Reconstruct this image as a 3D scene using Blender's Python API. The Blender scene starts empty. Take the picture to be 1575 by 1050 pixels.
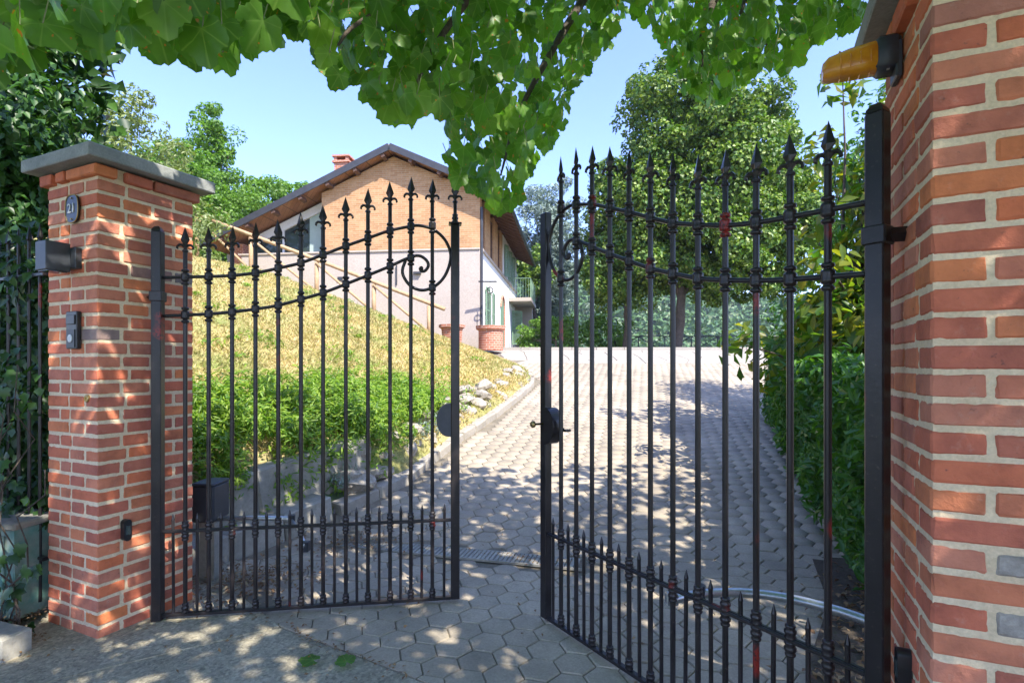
import bpy, math, random
import numpy as np
from mathutils import Vector, Matrix, noise

random.seed(7); rng = np.random.default_rng(7)
R = math.radians
scn = bpy.context.scene
HAZE = 0.0004
COL = scn.collection

# ------------------------------------------------------------------ camera, sky, sun, exposure
cam_d = bpy.data.cameras.new("camera"); cam = bpy.data.objects.new("camera", cam_d); COL.objects.link(cam)
EYE = 1.436; F = 821.0
cam.location = (0, 0, EYE); cam.rotation_euler = (R(90), 0, 0)
cam_d.sensor_width = 36; cam_d.lens = F / 1575 * 36; cam_d.shift_y = 0.0235
cam_d.clip_start = 0.05; cam_d.clip_end = 3000
scn.camera = cam

SUN_AZ = Vector((0.55, -0.70, 0)).normalized(); SUN_EL = R(50)
world = bpy.data.worlds.new("World"); scn.world = world; world.use_nodes = True
wn = world.node_tree; bg = wn.nodes["Background"]
sky = wn.nodes.new("ShaderNodeTexSky"); sky.sky_type = 'NISHITA'; sky.sun_disc = False
sky.sun_elevation = SUN_EL; sky.sun_rotation = math.atan2(SUN_AZ.x, SUN_AZ.y)
sky.altitude = 300; sky.air_density = 1.0; sky.dust_density = 0.6; sky.ozone_density = 3.0
tint = wn.nodes.new("ShaderNodeMix"); tint.data_type = 'RGBA'; tint.blend_type = 'MULTIPLY'; tint.inputs[0].default_value = 1; tint.inputs[7].default_value = (0.74, 0.715, 0.92, 1)
wn.links.new(sky.outputs[0], tint.inputs[6]); wn.links.new(tint.outputs[2], bg.inputs[0]); bg.inputs[1].default_value = 0.15
sun_d = bpy.data.lights.new("sun", 'SUN'); sun_d.energy = 2.7; sun_d.angle = R(0.5); sun_d.color = (1, 0.95, 0.86)
sun = bpy.data.objects.new("sun", sun_d); COL.objects.link(sun)
sdir = Vector((SUN_AZ.x * math.cos(SUN_EL), SUN_AZ.y * math.cos(SUN_EL), math.sin(SUN_EL)))
sun.rotation_euler = sdir.to_track_quat('Z', 'Y').to_euler()
sun.location = (6, -8, 12)
scn.view_settings.view_transform = 'Standard'; scn.view_settings.look = 'None'
scn.view_settings.gamma = 1; scn.view_settings.use_curve_mapping = False
scn.view_settings.exposure = 2.0
scn.render.engine = 'CYCLES'
scn.cycles.use_denoising = True
scn.cycles.max_bounces = 8; scn.cycles.diffuse_bounces = 4; scn.cycles.transparent_max_bounces = 8
scn.cycles.sample_clamp_indirect = 6

# ------------------------------------------------------------------ materials
def newmat(name):
    m = bpy.data.materials.new(name); m.use_nodes = True
    nt = m.node_tree; b = nt.nodes["Principled BSDF"]
    return m, nt, b
def N(nt, t, **kw):
    n = nt.nodes.new(t)
    for k, v in kw.items(): setattr(n, k, v)
    return n
def texco(nt, mode='Object', off=False):
    tc = N(nt, 'ShaderNodeTexCoord'); o = tc.outputs[mode]
    if off:
        oi = N(nt, 'ShaderNodeObjectInfo'); ml = N(nt, 'ShaderNodeMath', operation='MULTIPLY'); ml.inputs[1].default_value = 57.0
        nt.links.new(oi.outputs['Random'], ml.inputs[0])
        ad = N(nt, 'ShaderNodeVectorMath', operation='ADD'); nt.links.new(o, ad.inputs[0]); nt.links.new(ml.outputs[0], ad.inputs[1]); o = ad.outputs[0]
    return o
def noisetex(nt, co, scale, detail=4, rough=0.6):
    n = N(nt, 'ShaderNodeTexNoise'); n.inputs['Scale'].default_value = scale; n.inputs['Detail'].default_value = detail
    n.inputs['Roughness'].default_value = rough; nt.links.new(co, n.inputs['Vector']); return n.outputs['Fac']
def ramp(nt, fac, stops, interp='LINEAR'):
    r = N(nt, 'ShaderNodeValToRGB'); r.color_ramp.interpolation = interp
    e = r.color_ramp.elements
    while len(e) < len(stops): e.new(0.5)
    for i, (p, c) in enumerate(stops):
        e[i].position = p; e[i].color = (*c, 1) if len(c) == 3 else c
    nt.links.new(fac, r.inputs[0]); return r.outputs[0]
def mix(nt, fac, a, b, blend='MIX'):
    m = N(nt, 'ShaderNodeMix', data_type='RGBA', blend_type=blend)
    for i, v in ((0, fac), (6, a), (7, b)):
        if isinstance(v, (int, float)): m.inputs[i].default_value = v
        elif isinstance(v, tuple): m.inputs[i].default_value = (*v, 1)
        else: nt.links.new(v, m.inputs[i])
    return m.outputs[2]
def bump(nt, b, h, strength=0.5, dist=0.01):
    n = N(nt, 'ShaderNodeBump'); n.inputs['Strength'].default_value = strength; n.inputs['Distance'].default_value = dist
    nt.links.new(h, n.inputs['Height']); nt.links.new(n.outputs[0], b.inputs['Normal'])
def G3(v): return (v, v, v)
def objrand(nt): return N(nt, 'ShaderNodeObjectInfo').outputs['Random']
def islrand(nt):
    g = N(nt, 'ShaderNodeNewGeometry').outputs['Random Per Island']; o = objrand(nt)
    a = N(nt, 'ShaderNodeMath', operation='ADD'); nt.links.new(g, a.inputs[0]); nt.links.new(o, a.inputs[1])
    f = N(nt, 'ShaderNodeMath', operation='FRACT'); nt.links.new(a.outputs[0], f.inputs[0]); return f.outputs[0]
MATS = {}
def plain(name, c1, c2, scale=6, rough=0.8, bmp=0.3, bdist=0.005, metallic=0, mode='Object', fine=60, off=False, spec=None):
    m, nt, b = newmat(name); co = texco(nt, mode, off)
    a = noisetex(nt, co, scale); f = noisetex(nt, co, fine, 3)
    c = ramp(nt, a, [(0.3, c1), (0.7, c2)])
    c = mix(nt, 0.35, c, ramp(nt, f, [(0.3, G3(0.55)), (0.7, G3(1.25))]), 'MULTIPLY')
    nt.links.new(c, b.inputs['Base Color']); b.inputs['Roughness'].default_value = rough; b.inputs['Metallic'].default_value = metallic
    if spec is not None: b.inputs['Specular IOR Level'].default_value = spec
    bump(nt, b, f, bmp, bdist); MATS[name] = m; return m

def brickmat(name, stops, smear=(0.55, 0.42, 0.34)):
    m, nt, b = newmat(name); co = texco(nt, 'Object', True)
    c = ramp(nt, objrand(nt), stops)
    n1 = noisetex(nt, co, 9, 5); n2 = noisetex(nt, co, 55, 4); n3 = noisetex(nt, co, 22, 6, 0.75)
    c = mix(nt, 0.8, c, ramp(nt, n1, [(0.28, (0.58, 0.56, 0.62)), (0.5, (1.0, 1.0, 1.0)), (0.72, (1.25, 1.3, 1.3))]), 'MULTIPLY')
    c = mix(nt, ramp(nt, n3, [(0.58, G3(0)), (0.80, G3(0.35))]), c, smear)
    c = mix(nt, ramp(nt, n2, [(0.66, G3(0)), (0.74, G3(0.6))]), c, (0.09, 0.05, 0.045))
    nt.links.new(c, b.inputs['Base Color']); b.inputs['Roughness'].default_value = 0.85
    bump(nt, b, n2, 0.9, 0.005); MATS[name] = m; return m
BR = brickmat('brick_red', [(0, (0.62, 0.160, 0.060)), (0.18, (0.52, 0.14, 0.075)), (0.34, (0.42, 0.12, 0.075)), (0.5, (0.56, 0.19, 0.105)), (0.66, (0.64, 0.19, 0.065)), (0.8, (0.46, 0.15, 0.092)), (0.93, (0.54, 0.20, 0.12)), (0.97, (0.55, 0.13, 0.055)), (1, (0.24, 0.19, 0.17))])
BROLD = BR

def mortar_mat():
    m, nt, b = newmat('mortar'); co = texco(nt)
    a = noisetex(nt, co, 5); f = noisetex(nt, co, 120, 4)
    sep = N(nt, 'ShaderNodeSeparateXYZ'); nt.links.new(co, sep.inputs[0])
    c = ramp(nt, a, [(0.3, (0.66, 0.50, 0.32)), (0.7, (0.80, 0.64, 0.43))])
    c = mix(nt, 0.5, c, ramp(nt, f, [(0.3, G3(0.7)), (0.7, G3(1.15))]), 'MULTIPLY')
    nt.links.new(c, b.inputs['Base Color']); b.inputs['Roughness'].default_value = 0.95; bump(nt, b, f, 0.6, 0.003); return m
MORTAR = mortar_mat()
STONE_CAP = plain('cap_stone', (0.20, 0.21, 0.20), (0.32, 0.32, 0.29), 5, 0.85, 0.5, 0.004, fine=90)
CONC = plain('old_concrete', (0.22, 0.21, 0.175), (0.38, 0.35, 0.29), 3, 0.9, 0.6, 0.006, fine=40)
STONE = plain('rubble_stone', (0.26, 0.22, 0.17), (0.50, 0.45, 0.37), 5, 0.9, 0.7, 0.01, fine=30, off=True)

def iron_mat():
    m, nt, b = newmat('painted_iron'); co = texco(nt, 'Object', True)
    n1 = noisetex(nt, co, 5, 3); n2 = noisetex(nt, co, 80, 4); n3 = noisetex(nt, co, 2.6, 2)
    c = ramp(nt, n1, [(0.35, (0.014, 0.012, 0.013)), (0.7, (0.032, 0.026, 0.026))])
    c = mix(nt, ramp(nt, n2, [(0.62, G3(0)), (0.72, G3(0.5))]), c, (0.10, 0.075, 0.06))
    mk = mix(nt, 1.0, ramp(nt, n3, [(0.665, G3(0)), (0.70, G3(1))]), ramp(nt, n2, [(0.40, G3(0.15)), (0.50, G3(1))]), 'MULTIPLY')
    c = mix(nt, mk, c, (0.24, 0.022, 0.015))
    nt.links.new(c, b.inputs['Base Color']); b.inputs['Roughness'].default_value = 0.30; b.inputs['Metallic'].default_value = 0.0
    b.inputs['Specular IOR Level'].default_value = 0.4
    bump(nt, b, n2, 0.3, 0.002); return m
IRON = iron_mat()
def leafmat(name, cols, trans=0.35, rough=0.45, spots=False, tcol=None, veins=False, ss=22, s1=14):
    m, nt, b = newmat(name)
    r = islrand(nt); c = ramp(nt, r, [(i / (len(cols) - 1), k) for i, k in enumerate(cols)])
    co = texco(nt, 'Object', True)
    n1 = noisetex(nt, co, s1, 3)
    c = mix(nt, 0.4, c, ramp(nt, n1, [(0.3, G3(0.75)), (0.7, G3(1.25))]), 'MULTIPLY')
    if veins:
        at = N(nt, 'ShaderNodeAttribute', attribute_name='vein')
        c = mix(nt, ramp(nt, at.outputs['Fac'], [(0.55, G3(0)), (1.0, G3(0.45))]), c, (0.26, 0.38, 0.10))
    if spots:
        n2 = noisetex(nt, co, ss, 2)
        c = mix(nt, ramp(nt, n2, [(0.685, G3(0)), (0.71, G3(0.9))]), c, (0.50, 0.15, 0.03))
    nt.links.new(c, b.inputs['Base Color']); b.inputs['Roughness'].default_value = rough
    b.inputs['Specular IOR Level'].default_value = 0.4
    tr = N(nt, 'ShaderNodeBsdfTranslucent'); mx = N(nt, 'ShaderNodeMixShader'); mx.inputs[0].default_value = trans
    tc2 = mix(nt, 1.0, c, (1.6, 1.9, 0.55) if tcol is None else tcol, 'MULTIPLY')
    nt.links.new(tc2, tr.inputs[0])
    out = nt.nodes['Material Output']
    nt.links.new(b.outputs[0], mx.inputs[1]); nt.links.new(tr.outputs[0], mx.inputs[2]); nt.links.new(mx.outputs[0], out.inputs[0])
    return m
L_CAN = leafmat('canopy_leaf', [(0.085, 0.19, 0.025), (0.12, 0.26, 0.035), (0.065, 0.15, 0.02), (0.17, 0.31, 0.04)], 0.5, 0.4, True, veins=True)
L_CAN2 = leafmat('near_canopy_leaf', [(0.085, 0.19, 0.025), (0.12, 0.26, 0.035), (0.065, 0.15, 0.02), (0.17, 0.31, 0.04)], 0.5, 0.4, True, veins=True, ss=3.6, s1=2.5)
L_LIND = leafmat('linden_leaf', [(0.045, 0.11, 0.015), (0.09, 0.18, 0.02), (0.22, 0.29, 0.04), (0.03, 0.075, 0.012)], 0.22)
L_MAG = leafmat('magnolia_leaf', [(0.05, 0.11, 0.02), (0.15, 0.20, 0.025), (0.24, 0.20, 0.03), (0.08, 0.15, 0.025), (0.05, 0.12, 0.02)], 0.5, 0.3)
L_HEDGE = leafmat('hedge_leaf', [(0.04, 0.12, 0.018), (0.08, 0.20, 0.03), (0.05, 0.14, 0.02), (0.15, 0.28, 0.045)], 0.25, 0.4)
L_SHRUB = leafmat('bank_shrub_leaf', [(0.08, 0.18, 0.02), (0.17, 0.29, 0.028), (0.26, 0.36, 0.035), (0.05, 0.12, 0.02)], 0.35)
L_IVY = leafmat('ivy_leaf', [(0.022, 0.055, 0.014), (0.035, 0.09, 0.02), (0.018, 0.045, 0.012), (0.06, 0.14, 0.025)], 0.22, 0.35)
L_DARK = leafmat('climber_leaf', [(0.03, 0.08, 0.016), (0.05, 0.13, 0.02), (0.02, 0.05, 0.012), (0.08, 0.18, 0.03)], 0.3, 0.4)
L_SILV = leafmat('silver_leaf', [(0.17, 0.23, 0.19), (0.28, 0.35, 0.30), (0.12, 0.17, 0.13)], 0.2, tcol=(1.2, 1.3, 1.0))
L_PALE = leafmat('pale_leaf', [(0.15, 0.20, 0.06), (0.22, 0.26, 0.09), (0.12, 0.16, 0.05)], 0.25)
L_BRIGHT = leafmat('bright_leaf', [(0.09, 0.19, 0.025), (0.16, 0.28, 0.04), (0.06, 0.13, 0.02)], 0.35)
def patch_tint(m, scale=.9):
    nt = m.node_tree; b = nt.nodes['Principled BSDF']; src = b.inputs['Base Color'].links[0].from_socket
    pos = N(nt, 'ShaderNodeNewGeometry').outputs['Position']; f = noisetex(nt, pos, scale, 5, .65)
    c = mix(nt, 0.85, src, ramp(nt, f, [(.32, (.55, .85, .45)), (.45, (1.0, 1.0, .9)), (.56, (1.35, 1.2, 1.05)), (.68, (.8, .95, .6))]), 'MULTIPLY'); nt.links.new(c, b.inputs['Base Color'])
L_WOOD = leafmat('far_wood_leaf', [(0.05, 0.115, 0.035), (0.09, 0.17, 0.045), (0.035, 0.08, 0.025)], 0.15)
DRY = leafmat('dry_leaf', [(0.22, 0.11, 0.05), (0.32, 0.20, 0.09), (0.14, 0.07, 0.035), (0.42, 0.30, 0.16)], 0.15, 0.7, tcol=(1, 1, 1))
GRASS = leafmat('dry_grass', [(0.44, 0.37, 0.15), (0.52, 0.42, 0.21), (0.27, 0.30, 0.08), (0.54, 0.42, 0.24), (0.38, 0.35, 0.12)], 0.25, 0.7, tcol=(1.2, 1.2, 0.8))
patch_tint(GRASS)
BARK = plain('bark', (0.05, 0.038, 0.028), (0.12, 0.09, 0.065), 8, 0.9, 0.9, 0.02, fine=30)
FASCIA = plain('dark_fascia', (0.03, 0.03, 0.035), (0.05, 0.05, 0.055), 5, 0.5, 0.1)
TIMBER = plain('roof_timber', (0.09, 0.045, 0.03), (0.16, 0.085, 0.055), 8, 0.8, 0.3)
RAILW = plain('rail_wood', (0.36, 0.22, 0.11), (0.5, 0.34, 0.19), 9, 0.75, 0.4)
PLASTER_G = plain('gable_plaster', (0.41, 0.345, 0.29), (0.46, 0.39, 0.33), 0.8, 0.9, 0.2, fine=25)
PLASTER_W = plain('white_plaster', (0.74, 0.73, 0.70), (0.80, 0.79, 0.76), 1, 0.9, 0.15, fine=25)
WHITEP = plain('white_frame', (0.62, 0.62, 0.60), (0.70, 0.70, 0.68), 3, 0.6, 0.1)
SHUT = plain('green_shutter_paint', (0.13, 0.22, 0.14), (0.18, 0.28, 0.18), 3, 0.6, 0.2)
BLACKP = plain('black_plastic', (0.012, 0.013, 0.015), (0.02, 0.021, 0.023), 5, 0.35, 0.05)
GREYMET = plain('dark_grey_metal', (0.030, 0.034, 0.042), (0.042, 0.047, 0.056), 4, 0.45, 0.05)
SILVER = plain('brushed_aluminium', (0.42, 0.44, 0.45), (0.58, 0.60, 0.60), 8, 0.32, 0.1, metallic=0.75)
TEAL = plain('peeling_teal_paint', (0.09, 0.26, 0.21), (0.30, 0.33, 0.28), 9, 0.7, 0.5, fine=25)
BRASS = plain('brass', (0.35, 0.25, 0.1), (0.45, 0.33, 0.14), 10, 0.35, 0.1, metallic=0.9)
SOIL = plain('soil', (0.06, 0.045, 0.03), (0.12, 0.09, 0.06), 4, 0.95, 0.8, 0.02, fine=35)
def amber():
    m, nt, b = newmat('amber_plastic'); co = texco(nt); n = noisetex(nt, co, 18, 4)
    nt.links.new(ramp(nt, n, [(0.35, (0.62, 0.22, 0.008)), (0.65, (0.80, 0.36, 0.02)), (0.8, (0.35, 0.17, 0.03))]), b.inputs['Base Color'])
    b.inputs['Roughness'].default_value = 0.22; b.inputs['Transmission Weight'].default_value = 0.15; return m
AMBER = amber()
def glassm(name, col, rough=0.05):
    m, nt, b = newmat(name); b.inputs['Base Color'].default_value = (*col, 1); b.inputs['Roughness'].default_value = rough
    b.inputs['Specular IOR Level'].default_value = 0.8; return m
GLASS = glassm('window_glass', (0.035, 0.05, 0.05))
CURTAIN = plain('pale_green_curtain', (0.32, 0.42, 0.36), (0.42, 0.5, 0.44), 4, 0.9, 0.2)
def small_brick(name, c1, c2, mort, bw=0.25, bh=0.055):
    m, nt, b = newmat(name); co = texco(nt)
    # rotate so the pattern runs along x+y and z
    sep = N(nt, 'ShaderNodeSeparateXYZ'); nt.links.new(co, sep.inputs[0])
    ad = N(nt, 'ShaderNodeMath', operation='ADD'); nt.links.new(sep.outputs[0], ad.inputs[0]); nt.links.new(sep.outputs[1], ad.inputs[1])
    cb = N(nt, 'ShaderNodeCombineXYZ'); nt.links.new(ad.outputs[0], cb.inputs[0]); nt.links.new(sep.outputs[2], cb.inputs[1])
    bt = N(nt, 'ShaderNodeTexBrick'); nt.links.new(cb.outputs[0], bt.inputs['Vector'])
    bt.inputs['Scale'].default_value = 1; bt.inputs['Brick Width'].default_value = bw; bt.inputs['Row Height'].default_value = bh + 0.011
    bt.inputs['Mortar Size'].default_value = 0.007; bt.inputs['Mortar Smooth'].default_value = 0.3; bt.inputs['Bias'].default_value = 0.0
    bt.inputs['Color1'].default_value = (*c1, 1); bt.inputs['Color2'].default_value = (*c2, 1); bt.inputs['Mortar'].default_value = (*mort, 1)
    n = noisetex(nt, co, 1.3, 6)
    n2 = noisetex(nt, co, 14, 4)
    c = mix(nt, 0.6, bt.outputs['Color'], ramp(nt, n, [(0.3, (0.80, 0.76, 0.72)), (0.7, (1.2, 1.15, 1.1))]), 'MULTIPLY')
    c = mix(nt, 0.5, c, ramp(nt, n2, [(0.3, G3(0.7)), (0.7, G3(1.25))]), 'MULTIPLY')
    nt.links.new(c, b.inputs['Base Color']); b.inputs['Roughness'].default_value = 0.9
    bump(nt, b, bt.outputs['Fac'], -0.6, 0.008); return m
GBRICK = small_brick('gable_brick', (0.38, 0.195, 0.085), (0.47, 0.275, 0.135), (0.43, 0.32, 0.20))
WBRICK = small_brick('well_brick', (0.36, 0.11, 0.06), (0.45, 0.17, 0.10), (0.5, 0.4, 0.32), 0.15, 0.055)
def grass_ground():
    m, nt, b = newmat('dry_lawn'); co = texco(nt)
    a = noisetex(nt, co, 0.9, 6, 0.7); f = noisetex(nt, co, 12, 5, 0.7); h = noisetex(nt, co, 45, 4)
    c = ramp(nt, a, [(0.32, (0.20, 0.24, 0.06)), (0.45, (0.33, 0.30, 0.11)), (0.6, (0.42, 0.34, 0.17)), (0.72, (0.26, 0.28, 0.08))])
    c = mix(nt, 0.7, c, ramp(nt, f, [(0.3, (0.55, 0.52, 0.45)), (0.7, (1.3, 1.3, 1.2))]), 'MULTIPLY')
    nt.links.new(c, b.inputs['Base Color']); b.inputs['Roughness'].default_value = 0.95; bump(nt, b, h, 0.9, 0.03); return m
LAWN = grass_ground()
FAR = plain('far_ground', (0.07, 0.11, 0.05), (0.13, 0.17, 0.08), 0.05, 0.95, 0.3, fine=0.5)
def paver_mat():
    m, nt, b = newmat('concrete_paver'); co = texco(nt, 'Object'); geo = N(nt, 'ShaderNodeNewGeometry')
    r = islrand(nt)
    c = ramp(nt, r, [(0, (0.36, 0.305, 0.235)), (0.5, (0.43, 0.365, 0.285)), (1, (0.39, 0.335, 0.26))])
    n1 = noisetex(nt, geo.outputs['Position'], 2.2, 6, 0.65); n2 = noisetex(nt, geo.outputs['Position'], 90, 4)
    n3 = noisetex(nt, geo.outputs['Position'], 0.5, 3)
    c = mix(nt, 0.8, c, ramp(nt, n1, [(0.3, (0.66, 0.66, 0.64)), (0.7, (1.2, 1.18, 1.12))]), 'MULTIPLY')
    c = mix(nt, 0.5, c, ramp(nt, n2, [(0.3, G3(0.65)), (0.7, G3(1.3))]), 'MULTIPLY')
    c = mix(nt, 0.7, c, ramp(nt, n3, [(0.35, (0.72, 0.70, 0.66)), (0.65, (1.12, 1.1, 1.06))]), 'MULTIPLY')
    n5 = noisetex(nt, geo.outputs['Position'], 7, 6, 0.75)
    c = mix(nt, ramp(nt, n5, [(0.58, G3(0)), (0.72, G3(0.5))]), c, (0.11, 0.105, 0.07))
    nt.links.new(c, b.inputs['Base Color']); b.inputs['Roughness'].default_value = 0.85; bump(nt, b, n2, 0.7, 0.003); return m
PAVER = paver_mat()
SAND = plain('joint_sand', (0.14, 0.12, 0.085), (0.24, 0.20, 0.14), 4, 0.95, 0.5, fine=50)
def forecourt_mat():
    m, nt, b = newmat('rough_gravel_concrete'); co = texco(nt)
    vor = N(nt, 'ShaderNodeTexVoronoi'); vor.inputs['Scale'].default_value = 75; nt.links.new(co, vor.inputs['Vector'])
    a = noisetex(nt, co, 1.7, 6, 0.7); f = noisetex(nt, co, 60, 4, 0.7)
    c = ramp(nt, a, [(0.3, (0.20, 0.175, 0.12)), (0.5, (0.33, 0.29, 0.205)), (0.7, (0.44, 0.38, 0.28))])
    c = mix(nt, 0.55, c, ramp(nt, vor.outputs['Color'], [(0.1, G3(0.5)), (0.9, G3(1.6))]), 'MULTIPLY')
    c = mix(nt, 0.6, c, ramp(nt, f, [(0.3, G3(0.6)), (0.7, G3(1.3))]), 'MULTIPLY')
    nt.links.new(c, b.inputs['Base Color']); b.inputs['Roughness'].default_value = 0.92
    bump(nt, b, f, 0.9, 0.008); return m
FORE = forecourt_mat()
FLAG = plain('pale_flagstone', (0.30, 0.27, 0.225), (0.38, 0.34, 0.28), 1.2, 0.85, 0.4, 0.005, fine=30, off=True)

# ------------------------------------------------------------------ mesh helpers
def link(o, parent=None):
    COL.objects.link(o)
    if parent is not None: o.parent = parent
    return o
def npmesh(name, V, Fc, mat, smooth=False):
    """V (n,3); Fc (m,k) array of equal-size faces"""
    me = bpy.data.meshes.new(name); V = np.asarray(V, np.float32); Fc = np.asarray(Fc, np.int32)
    m, k = Fc.shape
    me.vertices.add(len(V)); me.vertices.foreach_set('co', V.ravel())
    me.loops.add(m * k); me.loops.foreach_set('vertex_index', Fc.ravel())
    me.polygons.add(m); me.polygons.foreach_set('loop_start', np.arange(0, m * k, k, dtype=np.int32))
    me.polygons.foreach_set('loop_total', np.full(m, k, np.int32))
    if smooth: me.polygons.foreach_set('use_smooth', np.ones(m, bool))
    me.update(calc_edges=True)
    if mat: me.materials.append(mat)
    return me
LAST = [None]
class MB:
    def __init__(s): s.v = []; s.f = []
    def add(s, vs, fs):
        o = len(s.v); s.v += [tuple(v) for v in vs]; s.f += [tuple(i + o for i in f) for f in fs]; return s
    def box(s, c, d, rot=None, taper=1.0):
        hx, hy, hz = d[0] / 2, d[1] / 2, d[2] / 2; vs = []
        for z, t in ((-hz, 1), (hz, taper)):
            for x, y in ((-hx, -hy), (hx, -hy), (hx, hy), (-hx, hy)):
                p = Vector((x * t, y * t, z))
                if rot is not None: p = rot @ p
                vs.append(p + Vector(c))
        return s.add(vs, [(3, 2, 1, 0), (4, 5, 6, 7), (0, 1, 5, 4), (1, 2, 6, 5), (2, 3, 7, 6), (3, 0, 4, 7)])
    def bevbox(s, c, d, b=0.005, jit=0.0, rot=None):
        hx, hy, hz = d[0] / 2, d[1] / 2, d[2] / 2; vs = []; idx = {}
        for sx in (-1, 1):
            for sy in (-1, 1):
                for sz in (-1, 1):
                    for ax in range(3):
                        p = [sx * (hx - b), sy * (hy - b), sz * (hz - b)]
                        p[ax] = (sx * hx, sy * hy, sz * hz)[ax]
                        jj = [jit, jit, jit]; jj[ax] = jit * (.35 if jit < .003 else 1); p = Vector(p) + Vector((random.uniform(-jj[0], jj[0]), random.uniform(-jj[1], jj[1]), random.uniform(-jj[2], jj[2])))
                        if rot is not None: p = rot @ p
                        idx[(sx, sy, sz, ax)] = len(vs); vs.append(p + Vector(c))
        fs = []
        for ax in range(3):
            o1, o2 = [(1, 2), (2, 0), (0, 1)][ax]
            for sg in (-1, 1):
                q = []
                for a, b2 in ((-1, -1), (1, -1), (1, 1), (-1, 1)):
                    k = [0, 0, 0]; k[ax] = sg; k[o1] = a; k[o2] = b2; q.append(idx[(*k, ax)])
                fs.append(tuple(q if sg > 0 else q[::-1]))
        for ax in range(3):                     # edges along ax join faces o1,o2
            o1, o2 = [(1, 2), (2, 0), (0, 1)][ax]
            for a in (-1, 1):
                for b2 in (-1, 1):
                    k0 = [0, 0, 0]; k1 = [0, 0, 0]; k0[ax] = -1; k1[ax] = 1
                    for k in (k0, k1): k[o1] = a; k[o2] = b2
                    q = (idx[(*k0, o1)], idx[(*k1, o1)], idx[(*k1, o2)], idx[(*k0, o2)])
                    fs.append(q if a * b2 < 0 else q[::-1])
        for sx in (-1, 1):
            for sy in (-1, 1):
                for sz in (-1, 1):
                    q = (idx[(sx, sy, sz, 0)], idx[(sx, sy, sz, 1)], idx[(sx, sy, sz, 2)])
                    fs.append(q if sx * sy * sz > 0 else q[::-1])
        return s.add(vs, fs)
    def tube(s, pts, r, seg=8, cap=True):
        pts = [Vector(p) for p in pts]; n = len(pts)
        rr = r if isinstance(r, (list, tuple)) else [r] * n
        up = None; rings = []
        for i, p in enumerate(pts):
            t = (pts[min(i + 1, n - 1)] - pts[max(i - 1, 0)]); t = t.normalized() if t.length > 1e-9 else Vector((0, 0, 1))
            if up is None:
                up = Vector((0, 0, 1)) if abs(t.z) < 0.9 else Vector((1, 0, 0))
            a = t.cross(up)
            if a.length < 1e-6: a = t.cross(Vector((0, 1, 0)))
            a.normalize(); b = a.cross(t).normalized(); up = b
            rings.append([p + (a * math.cos(2 * math.pi * k / seg) + b * math.sin(2 * math.pi * k / seg)) * rr[i] for k in range(seg)])
        vs = [v for rg in rings for v in rg]; fs = []
        for i in range(n - 1):
            for k in range(seg):
                k2 = (k + 1) % seg; fs.append((i * seg + k, i * seg + k2, (i + 1) * seg + k2, (i + 1) * seg + k))
        if cap: fs.append(tuple(range(seg))[::-1]); fs.append(tuple((n - 1) * seg + k for k in range(seg)))
        return s.add(vs, fs)
    def lathe(s, prof, c=(0, 0, 0), seg=10):
        vs = []; fs = []
        for (r, z) in prof:
            for k in range(seg):
                a = 2 * math.pi * k / seg; vs.append((c[0] + r * math.cos(a), c[1] + r * math.sin(a), c[2] + z))
        for i in range(len(prof) - 1):
            for k in range(seg):
                k2 = (k + 1) % seg; fs.append((i * seg + k, i * seg + k2, (i + 1) * seg + k2, (i + 1) * seg + k))
        fs.append(tuple(range(seg))[::-1]); fs.append(tuple((len(prof) - 1) * seg + k for k in range(seg)))
        return s.add(vs, fs)
    def prism(s, poly, z0, z1, M=None):
        n = len(poly); vs = [Vector((x, y, z)) for z in (z0, z1) for x, y in poly]
        if M is not None: vs = [M @ v for v in vs]
        fs = [tuple(range(n))[::-1], tuple(range(n, 2 * n))] + [(k, (k + 1) % n, n + (k + 1) % n, n + k) for k in range(n)]
        return s.add(vs, fs)
    def mesh(s, name, mat, smooth=False):
        me = bpy.data.meshes.new(name); me.from_pydata(s.v, [], s.f)
        if smooth: me.polygons.foreach_set('use_smooth', [True] * len(me.polygons))
        me.update(); me.materials.append(mat); return me
    def build(s, name, mat, parent=None, smooth=False, kind=None):
        o = link(bpy.data.objects.new(name, s.mesh(name, mat, smooth)), parent)
        if kind: o['kind'] = kind
        LAST[0] = o
        return o
def smooth_angle(o, deg=40):
    me = o.data; me.polygons.foreach_set('use_smooth', [True] * len(me.polygons))
    try: me.set_sharp_from_angle(angle=R(deg))
    except Exception: pass
    return o
def tag(o, label=None, cat=None, group=None, kind=None):
    if label: o['label'] = label
    if cat: o['category'] = cat
    if group: o['group'] = group
    if kind: o['kind'] = kind
    return o
def thing(name, label, cat, loc=(0, 0, 0), rz=0, group=None):
    o = bpy.data.objects.new(name, None); o.empty_display_size = 0.1; o.location = loc; o.rotation_euler = (0, 0, rz)
    link(o); return tag(o, label, cat, group)
def put(name, me, parent, loc=(0, 0, 0), rot=(0, 0, 0), scale=None):
    o = bpy.data.objects.new(name, me); o.location = loc; o.rotation_euler = rot
    if scale: o.scale = scale
    return link(o, parent)
def at(x, y, Y): return Vector(((x - 787.5) / F * Y, Y, EYE - (y - 562) / F * Y))
def copy_tree(o, parent=None):
    c = o.copy(); COL.objects.link(c); c.parent = parent
    for ch in list(o.children): copy_tree(ch, c)
    return c

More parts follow.
